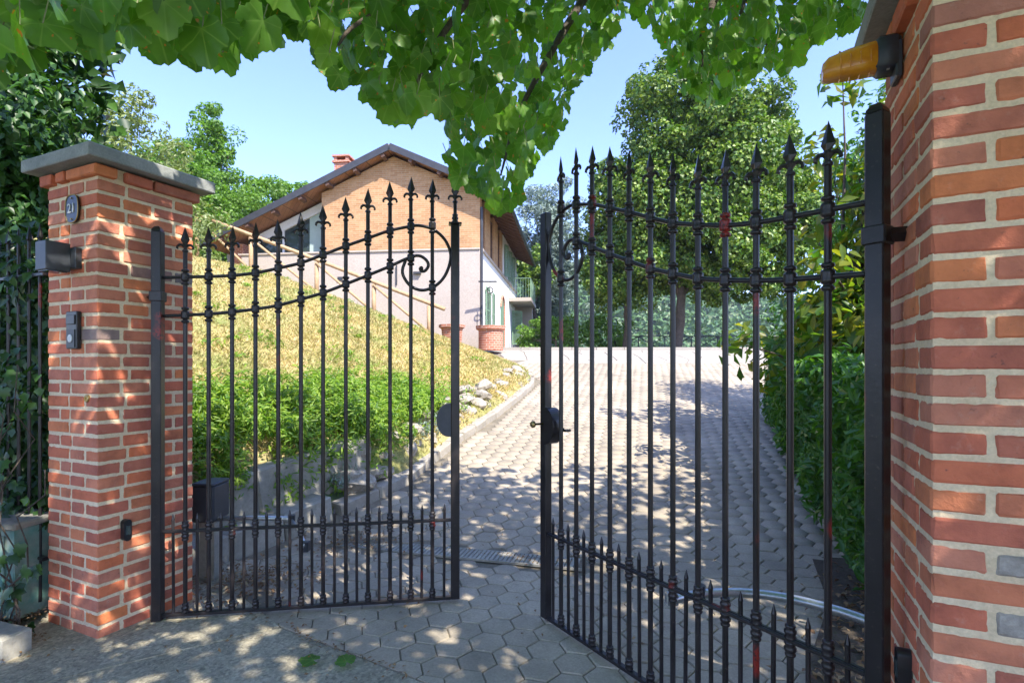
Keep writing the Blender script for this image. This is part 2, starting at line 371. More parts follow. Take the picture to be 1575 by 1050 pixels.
# ------------------------------------------------------------------ terrain functions
KERB = np.array([(-6, -2.25), (3.7, -2.22), (4.15, -1.90), (4.6, -1.66), (5.0, -1.36), (5.5, -1.08), (6.95, -0.68), (8.15, -0.26), (9.6, 0.16), (10.7, 0.44), (11.5, 0.46), (12.5, 0.22), (14, -0.40), (15.5, -1.2), (16.5, -1.6), (40, -1.6)])
def kerbx(Y): return np.interp(Y, KERB[:, 0], KERB[:, 1])
def g(Y):
    Y = np.asarray(Y, float); s = 0.155
    a = np.clip(Y - 3.7, 0, 0.8); r = 0.5 * s * a * a / 0.8 + np.clip(Y - 4.5, 0, None) * s
    top = 1.94
    return np.where(r < top - 0.1, r, top - 0.1 * np.exp(-(r - top + 0.1) / 0.1))
def sst(x, a, b):
    t = np.clip((x - a) / (b - a), 0, 1); return t * t * (3 - 2 * t)
UX, UY = 0.9102, -0.4142; NX, NY = 0.4142, 0.9102
def ground_z(X, Y):
    X = np.asarray(X, float); Y = np.asarray(Y, float)
    base = g(Y); d = kerbx(Y) - X
    w = np.interp(Y, [3.5, 4.6, 5.4, 7, 10.7, 12, 16.5], [0.46, 0.42, 0.30, 0.12, 0.14, 0.10, 0.0])
    dd = np.clip(d, 0, None); bank = w + np.where(dd < 6, 0.37 * dd, 2.22 + 0.20 * (dd - 6)) ; bank = np.where(dd > 14, 3.82 , bank)
    q = (X + 2.4) * NX + (Y - 3.1) * NY
    o_ = np.interp(Y, [3, 5.1, 5.7], [.34, .34, .03]); bank = bank * sst(d, o_, o_ + .12) * sst(q, 0.3, 1.0)
    fall = np.clip(Y - 26, 0, 60) * 0.3 * sst(X, -6, 3)
    z = base + bank - fall
    return z
def zg(x, y): return float(ground_z(x, y))

def gridmesh(name, xs, ys, zf, mat, smooth=True):
    X, Y = np.meshgrid(xs, ys); Z = zf(X, Y); nx, ny = len(xs), len(ys)
    V = np.stack([X.ravel(), Y.ravel(), Z.ravel()], 1)
    i = np.arange(nx * ny).reshape(ny, nx)
    Fc = np.stack([i[:-1, :-1], i[:-1, 1:], i[1:, 1:], i[1:, :-1]], -1).reshape(-1, 4)
    return npmesh(name, V, Fc, mat, smooth)

# ------------------------------------------------------------------ ground sheets
xs = np.concatenate([[-450, -380, -240, -120, -60, -35], np.arange(-24, 24.1, 1.0), [35, 60, 90, 120, 160, 220, 300, 380, 450]])
ys = np.concatenate([[-120, -60, -30, -15], np.arange(-8, 40.1, 1.0), [48, 60, 75, 90, 110, 130, 150, 170, 190, 210, 230, 260, 300, 360, 430]])
def far_z(X, Y):
    z = ground_z(X, Y) - 0.25
    r = np.hypot(X, Y)
    a = X / np.maximum(Y, 1)
    ridge = np.interp(a, [-2, -0.5, 0.0, 0.15, 0.3, 0.42, 0.52, 0.8, 2], [50, 52, 50, 48, 46, 42, 36, 30, 26])
    h = sst(Y, 110, 250) * (ridge + 8) * np.where(Y > 260, 1, 1)
    h = h * (1 + 0.06 * np.sin(X * 0.05) + 0.04 * np.sin(Y * 0.07 + X * 0.11))
    return z + h
link(bpy.data.objects.new('ground', gridmesh('ground', xs, ys, far_z, FAR)))['kind'] = 'structure'
bx = np.arange(-16, 0.75, 0.14); by = np.arange(2.6, 19.0, 0.14)
def bank_z(X, Y):
    z = ground_z(X, Y) - 0.012
    nz = np.vectorize(lambda a, b: noise.fractal(Vector((a * 1.3, b * 1.3, 0)), 1.0, 2.0, 4))(X, Y)
    return z + nz * 0.05 * sst(kerbx(Y) - X, 0.1, 0.9) - 0.10 * sst(-(kerbx(Y) - X), -0.02, 0.02) - 0.08 * (1 - sst((X + 2.4) * NX + (Y - 3.1) * NY, 0.1, 0.3))
link(bpy.data.objects.new('grass_bank', gridmesh('grass_bank', bx, by, bank_z, LAWN)))['kind'] = 'structure'

# boundary forecourt/paving : line through B0 with direction (0.93,-0.55)
B0 = Vector((-1.33, 2.96)); BD = Vector((0.912, -0.41)).normalized(); BD = Vector((0.862, -0.507)).normalized(); BN = Vector((-BD.y, BD.x))
def bside(x, y): return (x - B0.x) * BN.x + (y - B0.y) * BN.y      # >0 paved side
# driveway joint bed
dx = np.arange(-3.2, 12.1, 0.2); dy = np.concatenate([np.arange(0.0, 4.0, 0.2), np.arange(4.0, 16.9, 0.2), [18, 20, 23, 26]])
def bed_z(X, Y): return g(Y) - 0.004 - 3.0 * 0
def clipped_sheet(name, xs, ys, zf, keep, mat):
    X, Y = np.meshgrid(xs, ys); Z = zf(X, Y); nx, ny = len(xs), len(ys)
    i = np.arange(nx * ny).reshape(ny, nx)
    Fc = np.stack([i[:-1, :-1], i[:-1, 1:], i[1:, 1:], i[1:, :-1]], -1).reshape(-1, 4)
    V = np.stack([X.ravel(), Y.ravel(), Z.ravel()], 1); C = V[Fc].mean(1)
    k = keep(C[:, 0], C[:, 1]); o = link(bpy.data.objects.new(name, npmesh(name, V, Fc[k], mat, True))); o['kind'] = 'structure'; return o
drive = clipped_sheet('driveway', dx, dy, bed_z, lambda x, y: (x > kerbx(y) - 0.25), SAND)
fx = np.arange(-9, 7.1, 0.2); fy = np.arange(-6, 3.9, 0.2)
V = [];
fmb = MB()
def P2(s, t): return (B0.x + BD.x * s + BN.x * t, B0.y + BD.y * s + BN.y * t)
for i in range(-40, 40):
    for j in range(-24, 0):
        q = [P2(i * .25, j * .25), P2((i + 1) * .25, j * .25), P2((i + 1) * .25, (j + 1) * .25), P2(i * .25, (j + 1) * .25)]
        fmb.add([(x, y, 0.004 + 0.006 * noise.noise(Vector((x * 2, y * 2, 0)))) for x, y in q], [(0, 1, 2, 3)])
fmb.build('forecourt', FORE, kind='structure')
# strip of concrete between paving boundary and the left pillar/gate
smb = MB()
smb.prism([(-2.9, 3.35), (-2.2, 2.35), (-1.28, 2.93), (-1.62, 3.25), (-2.0, 3.9), (-2.6, 4.2)], -0.05, 0.010)
smb.build('threshold_slab', FORE, kind='structure')

# ------------------------------------------------------------------ pavers
PA = 0.178
def hexpts(r): return [(r * math.cos(R(60 * k)), r * math.sin(R(60 * k))) for k in range(6)]
def pav_template():
    rr = PA / math.sqrt(3) - 0.0028
    v = []
    for r, z in ((rr, -0.03), (rr, 0.001), (rr - 0.006, 0.007)):
        v += [(x, y, z) for x, y in hexpts(r)]
    f = []
    for i in range(2):
        for k in range(6):
            k2 = (k + 1) % 6; f.append((i * 6 + k, i * 6 + k2, (i + 1) * 6 + k2, (i + 1) * 6 + k))
    return v, f
pv, pf = pav_template()
pm = bpy.data.meshes.new('paver'); pm.from_pydata(pv, [], pf + [tuple(range(12, 18))]); pm.materials.append(PAVER); pm.update()
cells = []
cosr, sinr = math.cos(R(-14)), math.sin(R(-14))
for i in range(-60, 120):
    for j in range(-60, 120):
        a = i * PA * math.sqrt(3) / 2; b = (j + (i % 2) * 0.5) * PA
        x = a * cosr - b * sinr; y = 2.0 + a * sinr + b * cosr
        if y < 0.9 or y > 13.7: continue
        if -.10 < bside(x, y) < .11 and x > -1.45 and x < 1.6 and y > .9:
            poly = [(x + u * cosr - v * sinr, y + u * sinr + v * cosr) for u, v in hexpts(PA / math.sqrt(3) - .0035)]; out_ = []
            for a_, b_ in zip(poly, poly[1:] + poly[:1]):
                da, db = bside(*a_) - .008, bside(*b_) - .008
                if da >= 0: out_.append(a_)
                if da * db < 0: t_ = da / (da - db); out_.append((a_[0] + (b_[0] - a_[0]) * t_, a_[1] + (b_[1] - a_[1]) * t_))
            if len(out_) > 2:
                MB().prism([(u - x, v - y) for u, v in out_], -.03, .0065).build('paver', PAVER, drive).location = (x, y, float(g(y)))
            continue
        if bside(x, y) < 0.11 or x < kerbx(y) + 0.12 or x > 7 or (x > 2.6 and y < 3.2): continue
        if x > 0.42 * y + 3.0 or x > 1.05 + max(0, y - 1.0) * 0.9: continue
        if (x + 1.62) * NX + (y - 3.25) * NY < 0.12 and x < -1.3: continue
        if -1.4 < x < .62 and y < 4.6 and abs((y - 4.12) + 0.26 * (x + 0.7)) < 0.15: continue     # drain channel
        cells.append((x, y))
cells.sort(key=lambda c: math.hypot(*c) + (3 if not (-0.95 < c[0] / c[1] < 0.95 and EYE / c[1] < 0.62) else 0))
for x, y in cells[:300]:
    o = put('paver', pm, drive, (x, y, float(g(y)) + random.uniform(-.003, .002)), (math.atan(float(g(y + .05) - g(y - .05)) / .1) + random.uniform(-.014, .014), random.uniform(-.014, .014), R(-14)))
rest = np.array(cells[300:]); pvn = np.array(pv); ca, sa = cosr, sinr
pr = np.stack([pvn[:, 0] * ca - pvn[:, 1] * sa, pvn[:, 0] * sa + pvn[:, 1] * ca, pvn[:, 2]], 1)
n = len(rest); V = np.repeat(pr[None], n, 0); V[:, :, 0] += rest[:, 0:1]; V[:, :, 1] += rest[:, 1:2]
V[:, :, 2] += g(V[:, :, 1]) + rng.uniform(-.002, .002, (n, 1))
Fq = np.array(pf + [(12, 13, 14, 15), (12, 15, 16, 17)]); Fc = (Fq[None] + (np.arange(n) * 18)[:, None, None]).reshape(-1, 4)
o = link(bpy.data.objects.new('paver_field', npmesh('paver_field', V.reshape(-1, 3), Fc, PAVER)), drive); o['kind'] = 'stuff'
# pale crazy-paved top of the drive
gx = np.arange(-1.6, 11.0, 0.62); gy = np.arange(13.72, 17.2, 0.55)
J = {(i, j): (x + random.uniform(-.17, .17), y + (random.uniform(-.15, .15) if j else 0)) for i, x in enumerate(gx) for j, y in enumerate(gy)}
for i in range(len(gx) - 1):
    for j in range(len(gy) - 1):
        q = [J[(i, j)], J[(i + 1, j)], J[(i + 1, j + 1)], J[(i, j + 1)]]
        cx = sum(p[0] for p in q) / 4; cy = sum(p[1] for p in q) / 4
        if cx < kerbx(cy) + 0.32: continue
        mb = MB(); vs = []
        for z, sh in ((-0.02, .972), (0.006, .972), (0.012, .95)):
            for px, py in q:
                x = cx + (px - cx) * sh; y = cy + (py - cy) * sh; vs.append((x - cx, y - cy, float(g(y)) + z - float(g(cy))))
        fs = [(8, 9, 10, 11)] + [(a * 4 + k, a * 4 + (k + 1) % 4, a * 4 + 4 + (k + 1) % 4, a * 4 + 4 + k) for a in (0, 1) for k in range(4)]
        mb.add(vs, fs); o = mb.build('flagstone', FLAG, drive); o.location = (cx, cy, float(g(cy)))
# ridge edging at the crest
eb = thing('stone_edging', 'pale stone kerb edging along the crest at the top of the driveway', 'kerb', (0, 17.2, 1.94))
x = -0.6
while x < 10.5:
    w = random.uniform(.7, .95); mb = MB().bevbox((x + w / 2, 0, 0.03), (w - .012, .22, 0.10), 0.01, .003); mb.build('kerb_stone', FLAG, eb); x += w

# drain channel
dr = thing('drain_channel', 'narrow metal drain grating set across the paving just inside the gate', 'drain', (-0.7, 4.12, float(g(4.12))), -math.atan(0.26))
MB().box((.30, .095, 0), (1.9, .012, .016)).box((.30, -.095, 0), (1.9, .012, .016)).build('channel_frame', CONC, dr)
MB().box((.30, 0, -.004), (1.9, .18, .004)).build('channel_floor', SAND, dr)
for k in range(3):
    mb = MB()
    for q in range(19): mb.box((-.62 + k * .62 + q * .0325, 0, .002), (.025, .178, .012))
    mb.build('grating', CONC, dr)

# ------------------------------------------------------------------ brick pillars
brick_cache = {}
def brickmesh(L, D, H, var):
    k = (round(L, 3), round(D, 3), round(H, 3), var)
    if k not in brick_cache:
        brick_cache[k] = MB().bevbox((0, 0, 0), (L, D, H), 0.0055, 0.0026).mesh('brick', BR)
    return brick_cache[k]
GREYBRICK = plain('grey_brick', (0.25, 0.215, 0.18), (0.42, 0.37, 0.32), 30, 0.9, 0.8, 0.005, fine=90, off=True)
def pillar(name, label, loc, W, D, courses, xflip, z0=-0.005, grey=()):
    """local origin = near street/gateway corner; x runs along gateway line away from the gateway, y inwards."""
    t = thing(name, label, 'pillar', loc, math.atan2(UY, UX))
    PH = 0.0713; BH = 0.0565; TH = 0.112; J_ = 0.014
    sx = -1 if not xflip else 1
    def cor(k):   # ring corners in local coords, order around
        return [(0, 0), (sx * W, 0), (sx * W, D), (0, D)][k % 4]
    for c in range(courses):
        z = z0 + c * PH + PH / 2; out = 0.028 if c == courses - 1 else random.uniform(.0008, .0026)
        A = c % 2 == 0
        for s in range(4):
            (ax, ay), (bx_, by_) = (cor(s), cor(s + 1)) 
            L = math.hypot(bx_ - ax, by_ - ay); ux, uy = (bx_ - ax) / L, (by_ - ay) / L
            nx, ny = (-uy, ux); cx, cy = sx * W / 2, D / 2          # inward normal
            if (cx - ax) * nx + (cy - ay) * ny < 0: nx, ny = -nx, -ny
            a0, a1 = (0, L - TH - J_) if A else (TH + J_, L)
            sp = a0 + (0.245 if (A or s % 2) else 0.13) + random.uniform(-.012, .012)
            if a1 - sp < 0.07: sp = a1 - 0.09
            e0 = out if A else 0; e1 = 0 if A else out
            for b0, b1 in ((a0 - (out if (A and c == courses - 1) else 0), sp - J_ / 2), (sp + J_ / 2, a1 + (out if (not A and c == courses - 1) else 0))):
                l = b1 - b0; m = (b0 + b1) / 2; h = BH * random.choice((0.96, 1.0, 1.03))
                me = brickmesh(round(l / 0.002) * 0.002 if c < courses - 1 else l, TH, h, random.randrange(3))
                bo = put('brick', me, t, (ax + ux * m + nx * (TH / 2 - out), ay + uy * m + ny * (TH / 2 - out), z + random.uniform(-.0012, .0012)),
                    (random.uniform(-.006, .006), random.uniform(-.006, .006), math.atan2(uy, ux) + random.uniform(-.004, .004)), )
                if c in grey and s == (0 if xflip else 9) and b0 < .2: bo.material_slots[0].link = 'OBJECT'; bo.material_slots[0].material = GREYBRICK
    # mortar with uneven faces
    H = courses * PH; mb_v = []; mb_f = []
    inset = 0.0035
    res = 0.014
    for s in range(4):
        (ax, ay), (bx_, by_) = (cor(s), cor(s + 1)); L = math.hypot(bx_ - ax, by_ - ay); ux, uy = (bx_ - ax) / L, (by_ - ay) / L
        nx, ny = (-uy, ux); cx, cy = sx * W / 2, D / 2
        if (cx - ax) * nx + (cy - ay) * ny < 0: nx, ny = -nx, -ny
        nu = int(L / res); nv = int(H / res); o0 = len(mb_v)
        for j in range(nv + 1):
            for i in range(nu + 1):
                u_ = inset + (L - 2 * inset) * i / nu; v_ = H * j / nv
                p = Vector((ax + ux * u_, ay + uy * u_, z0 + v_))
                dn = 0.0
                if 0 < i < nu: dn = min(max(-.0002 + 0.0038 * noise.noise(p * 38) + 0.0028 * noise.noise(p * 95), -.0031), .0006)
                mb_v.append((p.x + nx * (inset - dn * 0 + max(dn, -.0018)), p.y + ny * (inset + max(dn, -.0018)), p.z))
        for j in range(nv):
            for i in range(nu):
                a = o0 + j * (nu + 1) + i; mb_f.append((a, a + 1, a + nu + 2, a + nu + 1))
    me = bpy.data.meshes.new('mortar'); me.from_pydata(mb_v, [], mb_f); me.materials.append(MORTAR); me.update()
    put('mortar', me, t)
    # stone cap
    ov = 0.085; zc = z0 + H + 0.006
    mb = MB(); x0, x1 = (-W - ov, ov) if not xflip else (-ov, W + ov)
    y0, y1 = -ov, D + ov; zz = [(zc, 0.004), (zc + .006, 0), (zc + .062, 0), (zc + .070, .008)]
    vs = []; 
    for z, i_ in zz: vs += [(x0 + i_, y0 + i_, z), (x1 - i_, y0 + i_, z), (x1 - i_, y1 - i_, z), (x0 + i_, y1 - i_, z)]
    xm, ym = (x0 + x1) / 2, (y0 + y1) / 2; vs += [(xm, ym, zc + .135)]
    fs = [(3, 2, 1, 0)] + [(a * 4 + k, a * 4 + (k + 1) % 4, a * 4 + 4 + (k + 1) % 4, a * 4 + 4 + k) for a in range(3) for k in range(4)] + [(12 + k, 12 + (k + 1) % 4, 16) for k in range(4)]
    mb.add(vs, fs).build('cap_stone', STONE_CAP, t)
    return t
LP = pillar('brick_pillar', 'square red brick gate pillar with house number plate and wall lamp', (-2.164, 2.787, 0), 0.47, 0.52, 35, False)
RP = pillar('brick_pillar', 'red brick gate pillar close to the camera carrying the amber flashing light', (1.053, 1.34, 0), 0.47, 0.52, 35, True, grey=(11, 13))
ROTZ = math.atan2(UY, UX)

# house number plate (cast oval with 21)
def pil_pt(base, x, y, z): return (base[0] + UX * x + NX * y, base[1] + UY * x + NY * y, z)
LB = (-2.164, 2.787); RB = (1.053, 1.34)
pl = thing('house_number_plate', 'small dark cast metal plate reading 21 high on the left pillar', 'number plate', pil_pt(LB, -.205, -.006, 2.275), ROTZ)
sg_ = lambda v: math.copysign(abs(v) ** .72, v)
oct_ = [(0.060 * sg_(math.cos(a)), 0.075 * sg_(math.sin(a))) for a in [2 * math.pi * k / 24 for k in range(24)]]
RX = Matrix.Rotation(R(90), 3, 'X')
MB().prism(oct_, 0, 0.010, RX).build('plate', BLACKP, pl)
ring = MB().tube([(x, -.011, y) for x, y in oct_ + oct_[:1]], .0028, 6); ring.build('rim', BRASS, pl)
txt = bpy.data.curves.new('number', 'FONT'); txt.body = '21'; txt.size = 0.072; txt.align_x = 'CENTER'; txt.align_y = 'CENTER'; txt.extrude = .0015; txt.space_character = 1.0
tmp = bpy.data.objects.new('number_curve', txt); COL.objects.link(tmp); bpy.context.view_layer.update()
nme = bpy.data.meshes.new_from_object(tmp.evaluated_get(bpy.context.evaluated_depsgraph_get())); bpy.data.objects.remove(tmp); nme.materials.clear(); nme.materials.append(WHITEP)
put('number', nme, pl, (-.002, -.0120, 0), (R(90), 0, 0))
for sx in (-1, 1): MB().lathe([(.005, 0), (.005, .003), (.003, .005)], seg=8).build('screw', BRASS, pl).location = (0, -.011, sx * .056)
for o_ in pl.children:
    if o_.name.startswith('screw'): o_.rotation_euler = (R(90), 0, 0)
# wall lamp
wl = thing('wall_lamp', 'dark grey box-shaped wall lamp on the left pillar below the number', 'wall lamp', pil_pt(LB, -.215, 0, 2.005), ROTZ)
MB().bevbox((0.03, -.018, 0), (.10, .032, .11), .003).build('wall_plate', GREYMET, wl)
MB().bevbox((-.012, -.089, 0), (.10, .11, .15), .003).build('lamp_body', GREYMET, wl)
MB().bevbox((-.012, -.089, -.077), (.08, .09, .006), .001).build('diffuser', GLASS, wl)
# intercom
ic = thing('intercom', 'slim black door entry panel with a camera eye and call button on the left pillar', 'intercom', pil_pt(LB, -.19, -.002, 1.625), ROTZ)
MB().bevbox((0, -.012, 0), (.10, .024, .20), .004).build('housing', BLACKP, ic)
MB().bevbox((0, -.026, -.045), (.072, .004, .095), .001).build('face_plate', GREYMET, ic)
MB().lathe([(.021, 0), (.021, .004), (.017, .006)], seg=20).build('call_button', WHITEP, ic).rotation_euler = (R(90), 0, 0)
LAST[0].location = (0, -.0275, -.045)
MB().bevbox((0, -.027, .055), (.078, .006, .05), .002).build('camera_window', BLACKP, ic)
kh = thing('key_switch', 'small round brass key switch set in the left pillar face', 'key switch', pil_pt(LB, -.09, 0, 1.262), ROTZ)
MB().lathe([(.020, -.01), (.020, .006), (.016, .009), (.008, .009), (.007, .004)], seg=18).build('barrel', BRASS, kh).rotation_euler = (R(90), 0, 0)
def photocell(base, sgn, y, z, label):
    t = thing('photocell', label, 'photocell', pil_pt(base, 0, y, z), ROTZ)
    out = 1 if sgn > 0 else -1
    body = MB(); cap_ = [(.020 * math.cos(a), .038 * (1 if math.sin(a) > 0 else -1) + .020 * math.sin(a)) for a in [2 * math.pi * (k + .5) / 20 for k in range(20)]]
    M = Matrix.Rotation(R(90), 3, 'Z') @ Matrix.Rotation(R(90), 3, 'X')
    if out < 0: M = Matrix.Rotation(R(180), 3, 'Z') @ M
    body.prism(cap_, 0, .034, M); smooth_angle(body.build('housing', BLACKP, t))
    MB().bevbox((out * .035, 0, .0), (.004, .024, .05), .001).build('lens', GLASS, t)
    return t
photocell(LB, 1, .13, .545, 'small black safety photocell low on the left pillar beside the hinge post')
photocell(RB, -1, .20, .57, 'small black safety photocell low on the right pillar')
# amber flashing light
fl = thing('flashing_light', 'amber plastic gate warning light with dark grey base on the right pillar', 'warning light', pil_pt(RB, -.004, .30, 2.378), ROTZ); fl.scale = (.88, .88, .90)
fmb_ = MB()
for i_ in range(1):
    prof = []
    sec = [(.070, .044, .046, -.004), (.073, .046, .052, 0), (.15, .044, .048, -.004), (.215, .038, .038, -.010), (.232, .028, .028, -.016), (.236, .006, .008, -.018)]
    rings = []
    for (dxx, hw, hh, zo) in sec:
        rings.append([(-dxx, hw * math.copysign(abs(math.cos(a)) ** .6, math.cos(a)), zo + hh * math.copysign(abs(math.sin(a)) ** .6, math.sin(a))) for a in [2 * math.pi * k / 20 for k in range(20)]])
    vs = [p for r_ in rings for p in r_]; fs = [(i * 20 + k, i * 20 + (k + 1) % 20, (i + 1) * 20 + (k + 1) % 20, (i + 1) * 20 + k) for i in range(len(sec) - 1) for k in range(20)]
    fs += [tuple(range(20)), tuple(range((len(sec) - 1) * 20, len(sec) * 20))]
fmb_.add(vs, fs); smooth_angle(fmb_.build('amber_lens', AMBER, fl), 50)
smooth_angle(MB().bevbox((-.040, 0, 0), (.075, .098, .112), .014).build('base_shell', GREYMET, fl), 60)
for rx_ in (-.09, -.12, -.15, -.18): MB().tube([(rx_, .047 * math.cos(a), -.005 + .050 * math.sin(a)) for a in [2 * math.pi * k / 20 for k in range(21)]], .0022, 5, False).build('lens_rib', AMBER, fl)
for sy_ in (-.03, .03): MB().box((-.04, sy_, -.057), (.008, .008, .004)).build('screw', SILVER, fl)
MB().bevbox((-.010, 0, -.03), (.02, .09, .12), .004).build('wall_bracket', GREYMET, fl)

# ------------------------------------------------------------------ wrought iron gates
GW = 1.674
def lx(px):                       # photo x on the left leaf -> distance along leaf
    k = (px - 787.5) / F          # X = -1.99+1.657t ; Y = 3+.24t
    t = (k * 3.0 + 1.99) / (1.657 - .24 * k); return t * GW
def lz(px, py):
    t = lx(px) / GW; return EYE - (py - 562) / F * (3.0 + .24 * t)
def smooth_path(pts, n=5):
    P = [Vector(p) for p in pts]; out = []
    for i in range(len(P) - 1):
        p0, p1, p2, p3 = P[max(i - 1, 0)], P[i], P[i + 1], P[min(i + 2, len(P) - 1)]
        for k in range(n):
            t = k / n; out.append(0.5 * ((2 * p1) + (p2 - p0) * t + (2 * p0 - 5 * p1 + 4 * p2 - p3) * t * t + (3 * p1 - p0 - 3 * p2 + p3) * t ** 3))
    out.append(P[-1]); return out
UR = [(255, 428), (321, 426), (357, 424.5), (393, 420.5), (427, 413.5), (463, 405), (497, 392.5), (531, 379.5), (565, 367.5), (598, 356), (631, 349), (647, 348), (667, 354), (684, 369), (693, 390), (691, 409), (682, 428.5), (667, 442), (648, 447), (630, 439), (619, 420), (624, 401)]
LR = [(253, 487), (321, 483.5), (357, 480.5), (393, 476), (427, 470.5), (463, 461), (497, 451), (531, 438), (565, 424.5), (598, 411), (628, 397.5), (644, 394), (655, 400), (659, 409), (654, 417), (648, 417.5), (646, 412.5)]
BARX = [285, 321, 357, 393, 428, 463, 497, 532, 566, 600, 632, 665]
TIP = {285: 349, 321: 349, 357: 347, 393: 342, 428: 338, 463: 326, 497: 315, 532: 303, 566: 290, 600: 279, 632: 272, 665: 275}
def rail_y(tab, px):
    p = tab[:12] if tab is UR else tab[:11]
    return float(np.interp(px, [a for a, b in p], [b for a, b in p]))
COLLAR = [(.0115, -.046), (.019, -.043), (.021, -.036), (.018, -.030), (.0125, -.028), (.0125, -.024), (.019, -.022), (.0225, -.015), (.0215, -.009), (.0215, .009), (.0225, .015), (.019, .022), (.0125, .024), (.0125, .028), (.018, .030), (.021, .036), (.019, .043), (.0115, .046)]
SMALLC = [(.0115, -.02), (.019, -.016), (.020, -.008), (.0135, -.004), (.0135, .004), (.018, .008), (.017, .014), (.0115, .018)]
me_collar = MB().lathe(COLLAR, seg=12).mesh('collar', IRON, True)
me_small = MB().lathe([(.011, -.030), (.0185, -.026), (.020, -.018), (.015, -.011), (.020, -.004), (.020, .005), (.014, .012), (.018, .017), (.017, .024), (.011, .028)], seg=12).mesh('collar', IRON, True)
fin = MB()
fin.lathe([(.0105, -.03), (.016, -.026), (.016, -.018), (.009, -.014), (.009, .0), (.014, .012), (.013, .020)], seg=10)
# spear head : four sided blade
fin.add([(.010, 0, .018), (0, .009, .018), (-.010, 0, .018), (0, -.009, .018), (.0235, 0, .042), (0, .0125, .042), (-.0235, 0, .042), (0, -.0125, .042), (.013, 0, .075), (0, .008, .075), (-.013, 0, .075), (0, -.008, .075), (0, 0, .118)],
        [(0, 1, 5, 4), (1, 2, 6, 5), (2, 3, 7, 6), (3, 0, 4, 7), (4, 5, 9, 8), (5, 6, 10, 9), (6, 7, 11, 10), (7, 4, 8, 11), (8, 9, 12), (9, 10, 12), (10, 11, 12), (11, 8, 12)])
for sg in (-1, 1):
    fin.tube([(0, 0, -.006), (sg * .014, 0, .012), (sg * .028, 0, .013), (sg * .038, 0, .004), (sg * .040, 0, -.006), (sg * .034, 0, -.010)], [.006, .0085, .008, .007, .0065, .004], 6)
me_fin = fin.mesh('spear_finial', IRON)
def bar_mesh(z0, z1, r=.0115): return MB().tube([(0, 0, z0), (0, 0, z1)], r, 10).mesh('bar', IRON, False)
def make_gate(label, loc, ang, right):
    t = thing('iron_gate', label, 'gate', loc, ang)
    zt = lz(243, 357)
    # hinge stile
    mb = MB().bevbox((0, 0, zt / 2), (.052, .052, zt), .004)
    st = mb.build('hinge_stile', IRON, t)
    MB().lathe([(.0345, 0), (.031, .012), (.018, .026), (.004, .032)], seg=4).build('stile_cap', IRON, st).location = (0, 0, zt)
    LAST[0].rotation_euler = (0, 0, R(45))
    ztf = lz(703, 347) if not right else lz(703, 347) + .0
    es = MB().bevbox((GW - .012, 0, ztf / 2 + .012), (.052, .045, ztf - .024), .004).build('end_stile', IRON, t)
    if not right:
        MB().bevbox((GW - .012, 0, ztf + .006), (.078, .07, .010), .002).build('cap_plate', IRON, es)
        zb = lz(702, 276) - .118
        b = put('bar', bar_mesh(ztf, zb - .02, .011), t, (GW - .012, 0, 0))
        put('spear_finial', me_fin, b, (0, 0, zb)); put('collar', me_small, b, (0, 0, ztf + .04))
    # rails
    rw = [(lx(a) if i else .02, 0, lz(a, b)) for i, (a, b) in enumerate(UR)]
    def flat(pts, name, rr=.0095):
        m_ = MB().tube([(p[0], p[1], p[2]) for p in smooth_path(pts)], rr, 8); return m_.build(name, IRON, t, True)
    flat(rw, 'upper_rail'); flat([(lx(a) if i else .02, 0, lz(a, b)) for i, (a, b) in enumerate(LR)], 'lower_arched_rail')
    MB().lathe([(.004, -.012), (.013, -.008), (.013, .008), (.004, .012)], seg=10).build('scroll_eye', IRON, t).location = (lx(648), 0, lz(648, 413.5))
    LAST[0].rotation_euler = (R(90), 0, 0)
    zm = .500; zb = .030
    MB().bevbox((GW / 2 - .006, 0, zm), (GW - .06, .030, .014), .003).build('middle_rail', IRON, t)
    MB().bevbox((GW / 2 - .006, 0, zm - .085 + .085), (GW - .07, .012, .020), .002).build('rail_strip', IRON, t)
    MB().bevbox((GW / 2 - .006, 0, zb), (GW - .06, .030, .018), .003).build('bottom_rail', IRON, t)
    for px in BARX:
        x = lx(px); ztip = lz(px, TIP[px]); zf = ztip - .118
        b = put('bar', bar_mesh(zb, zf - .012), t, (x, 0, 0), (0, 0, random.uniform(0, 6)))
        b.rotation_euler = (0, 0, 0)
        f_ = put('spear_finial', me_fin, b, (0, 0, zf), (random.uniform(-.03, .03), random.uniform(-.03, .03), random.uniform(-.25, .25)))
        put('collar', me_collar, b, (0, 0, lz(px, rail_y(UR, px))))
        put('collar', me_collar, b, (0, 0, lz(px, rail_y(LR, px)) if px < 640 else lz(px, 443)))
        put('collar', me_small, b, (0, 0, zm + .028)); put('collar', me_small, b, (0, 0, zm - .030)).rotation_euler = (math.pi, 0, 0)
        put('collar', me_small, b, (0, 0, zb + .036))
    pk = MB().tube([(0, 0, zb), (0, 0, .555), (0, 0, .565), (0, 0, .598)], [.0085, .0085, .0095, .0012], 8).mesh('picket', IRON)
    allx = [243] + BARX + [703]
    for a, b_ in zip(allx[:-1], allx[1:]):
        px = (a + b_) / 2 + (3 if a == 243 else -1 if b_ == 703 else 0); put('picket', pk, t, (lx(px), 0, 0), (random.uniform(-.006, .006), random.uniform(-.006, .006), 0))
    # hinge strap into the pillar
    zh = 1.82
    hb = MB().bevbox((0, 0, zh), (.066, .066, .055), .004)
    hb.build('hinge_collar', IRON, t)
    return t
a_l = math.atan2(.24, 1.657)
GL = make_gate('left leaf of the black wrought iron gate, hinged on the pillar with the house number', (-1.99, 3.0, .003), a_l, False)
a_r = math.atan2(3.0 - 1.596, .1845 - 1.093)
GR = make_gate('right leaf of the black wrought iron gate, swung inwards from the nearer pillar', (1.093, 1.596, .003), a_r, True)
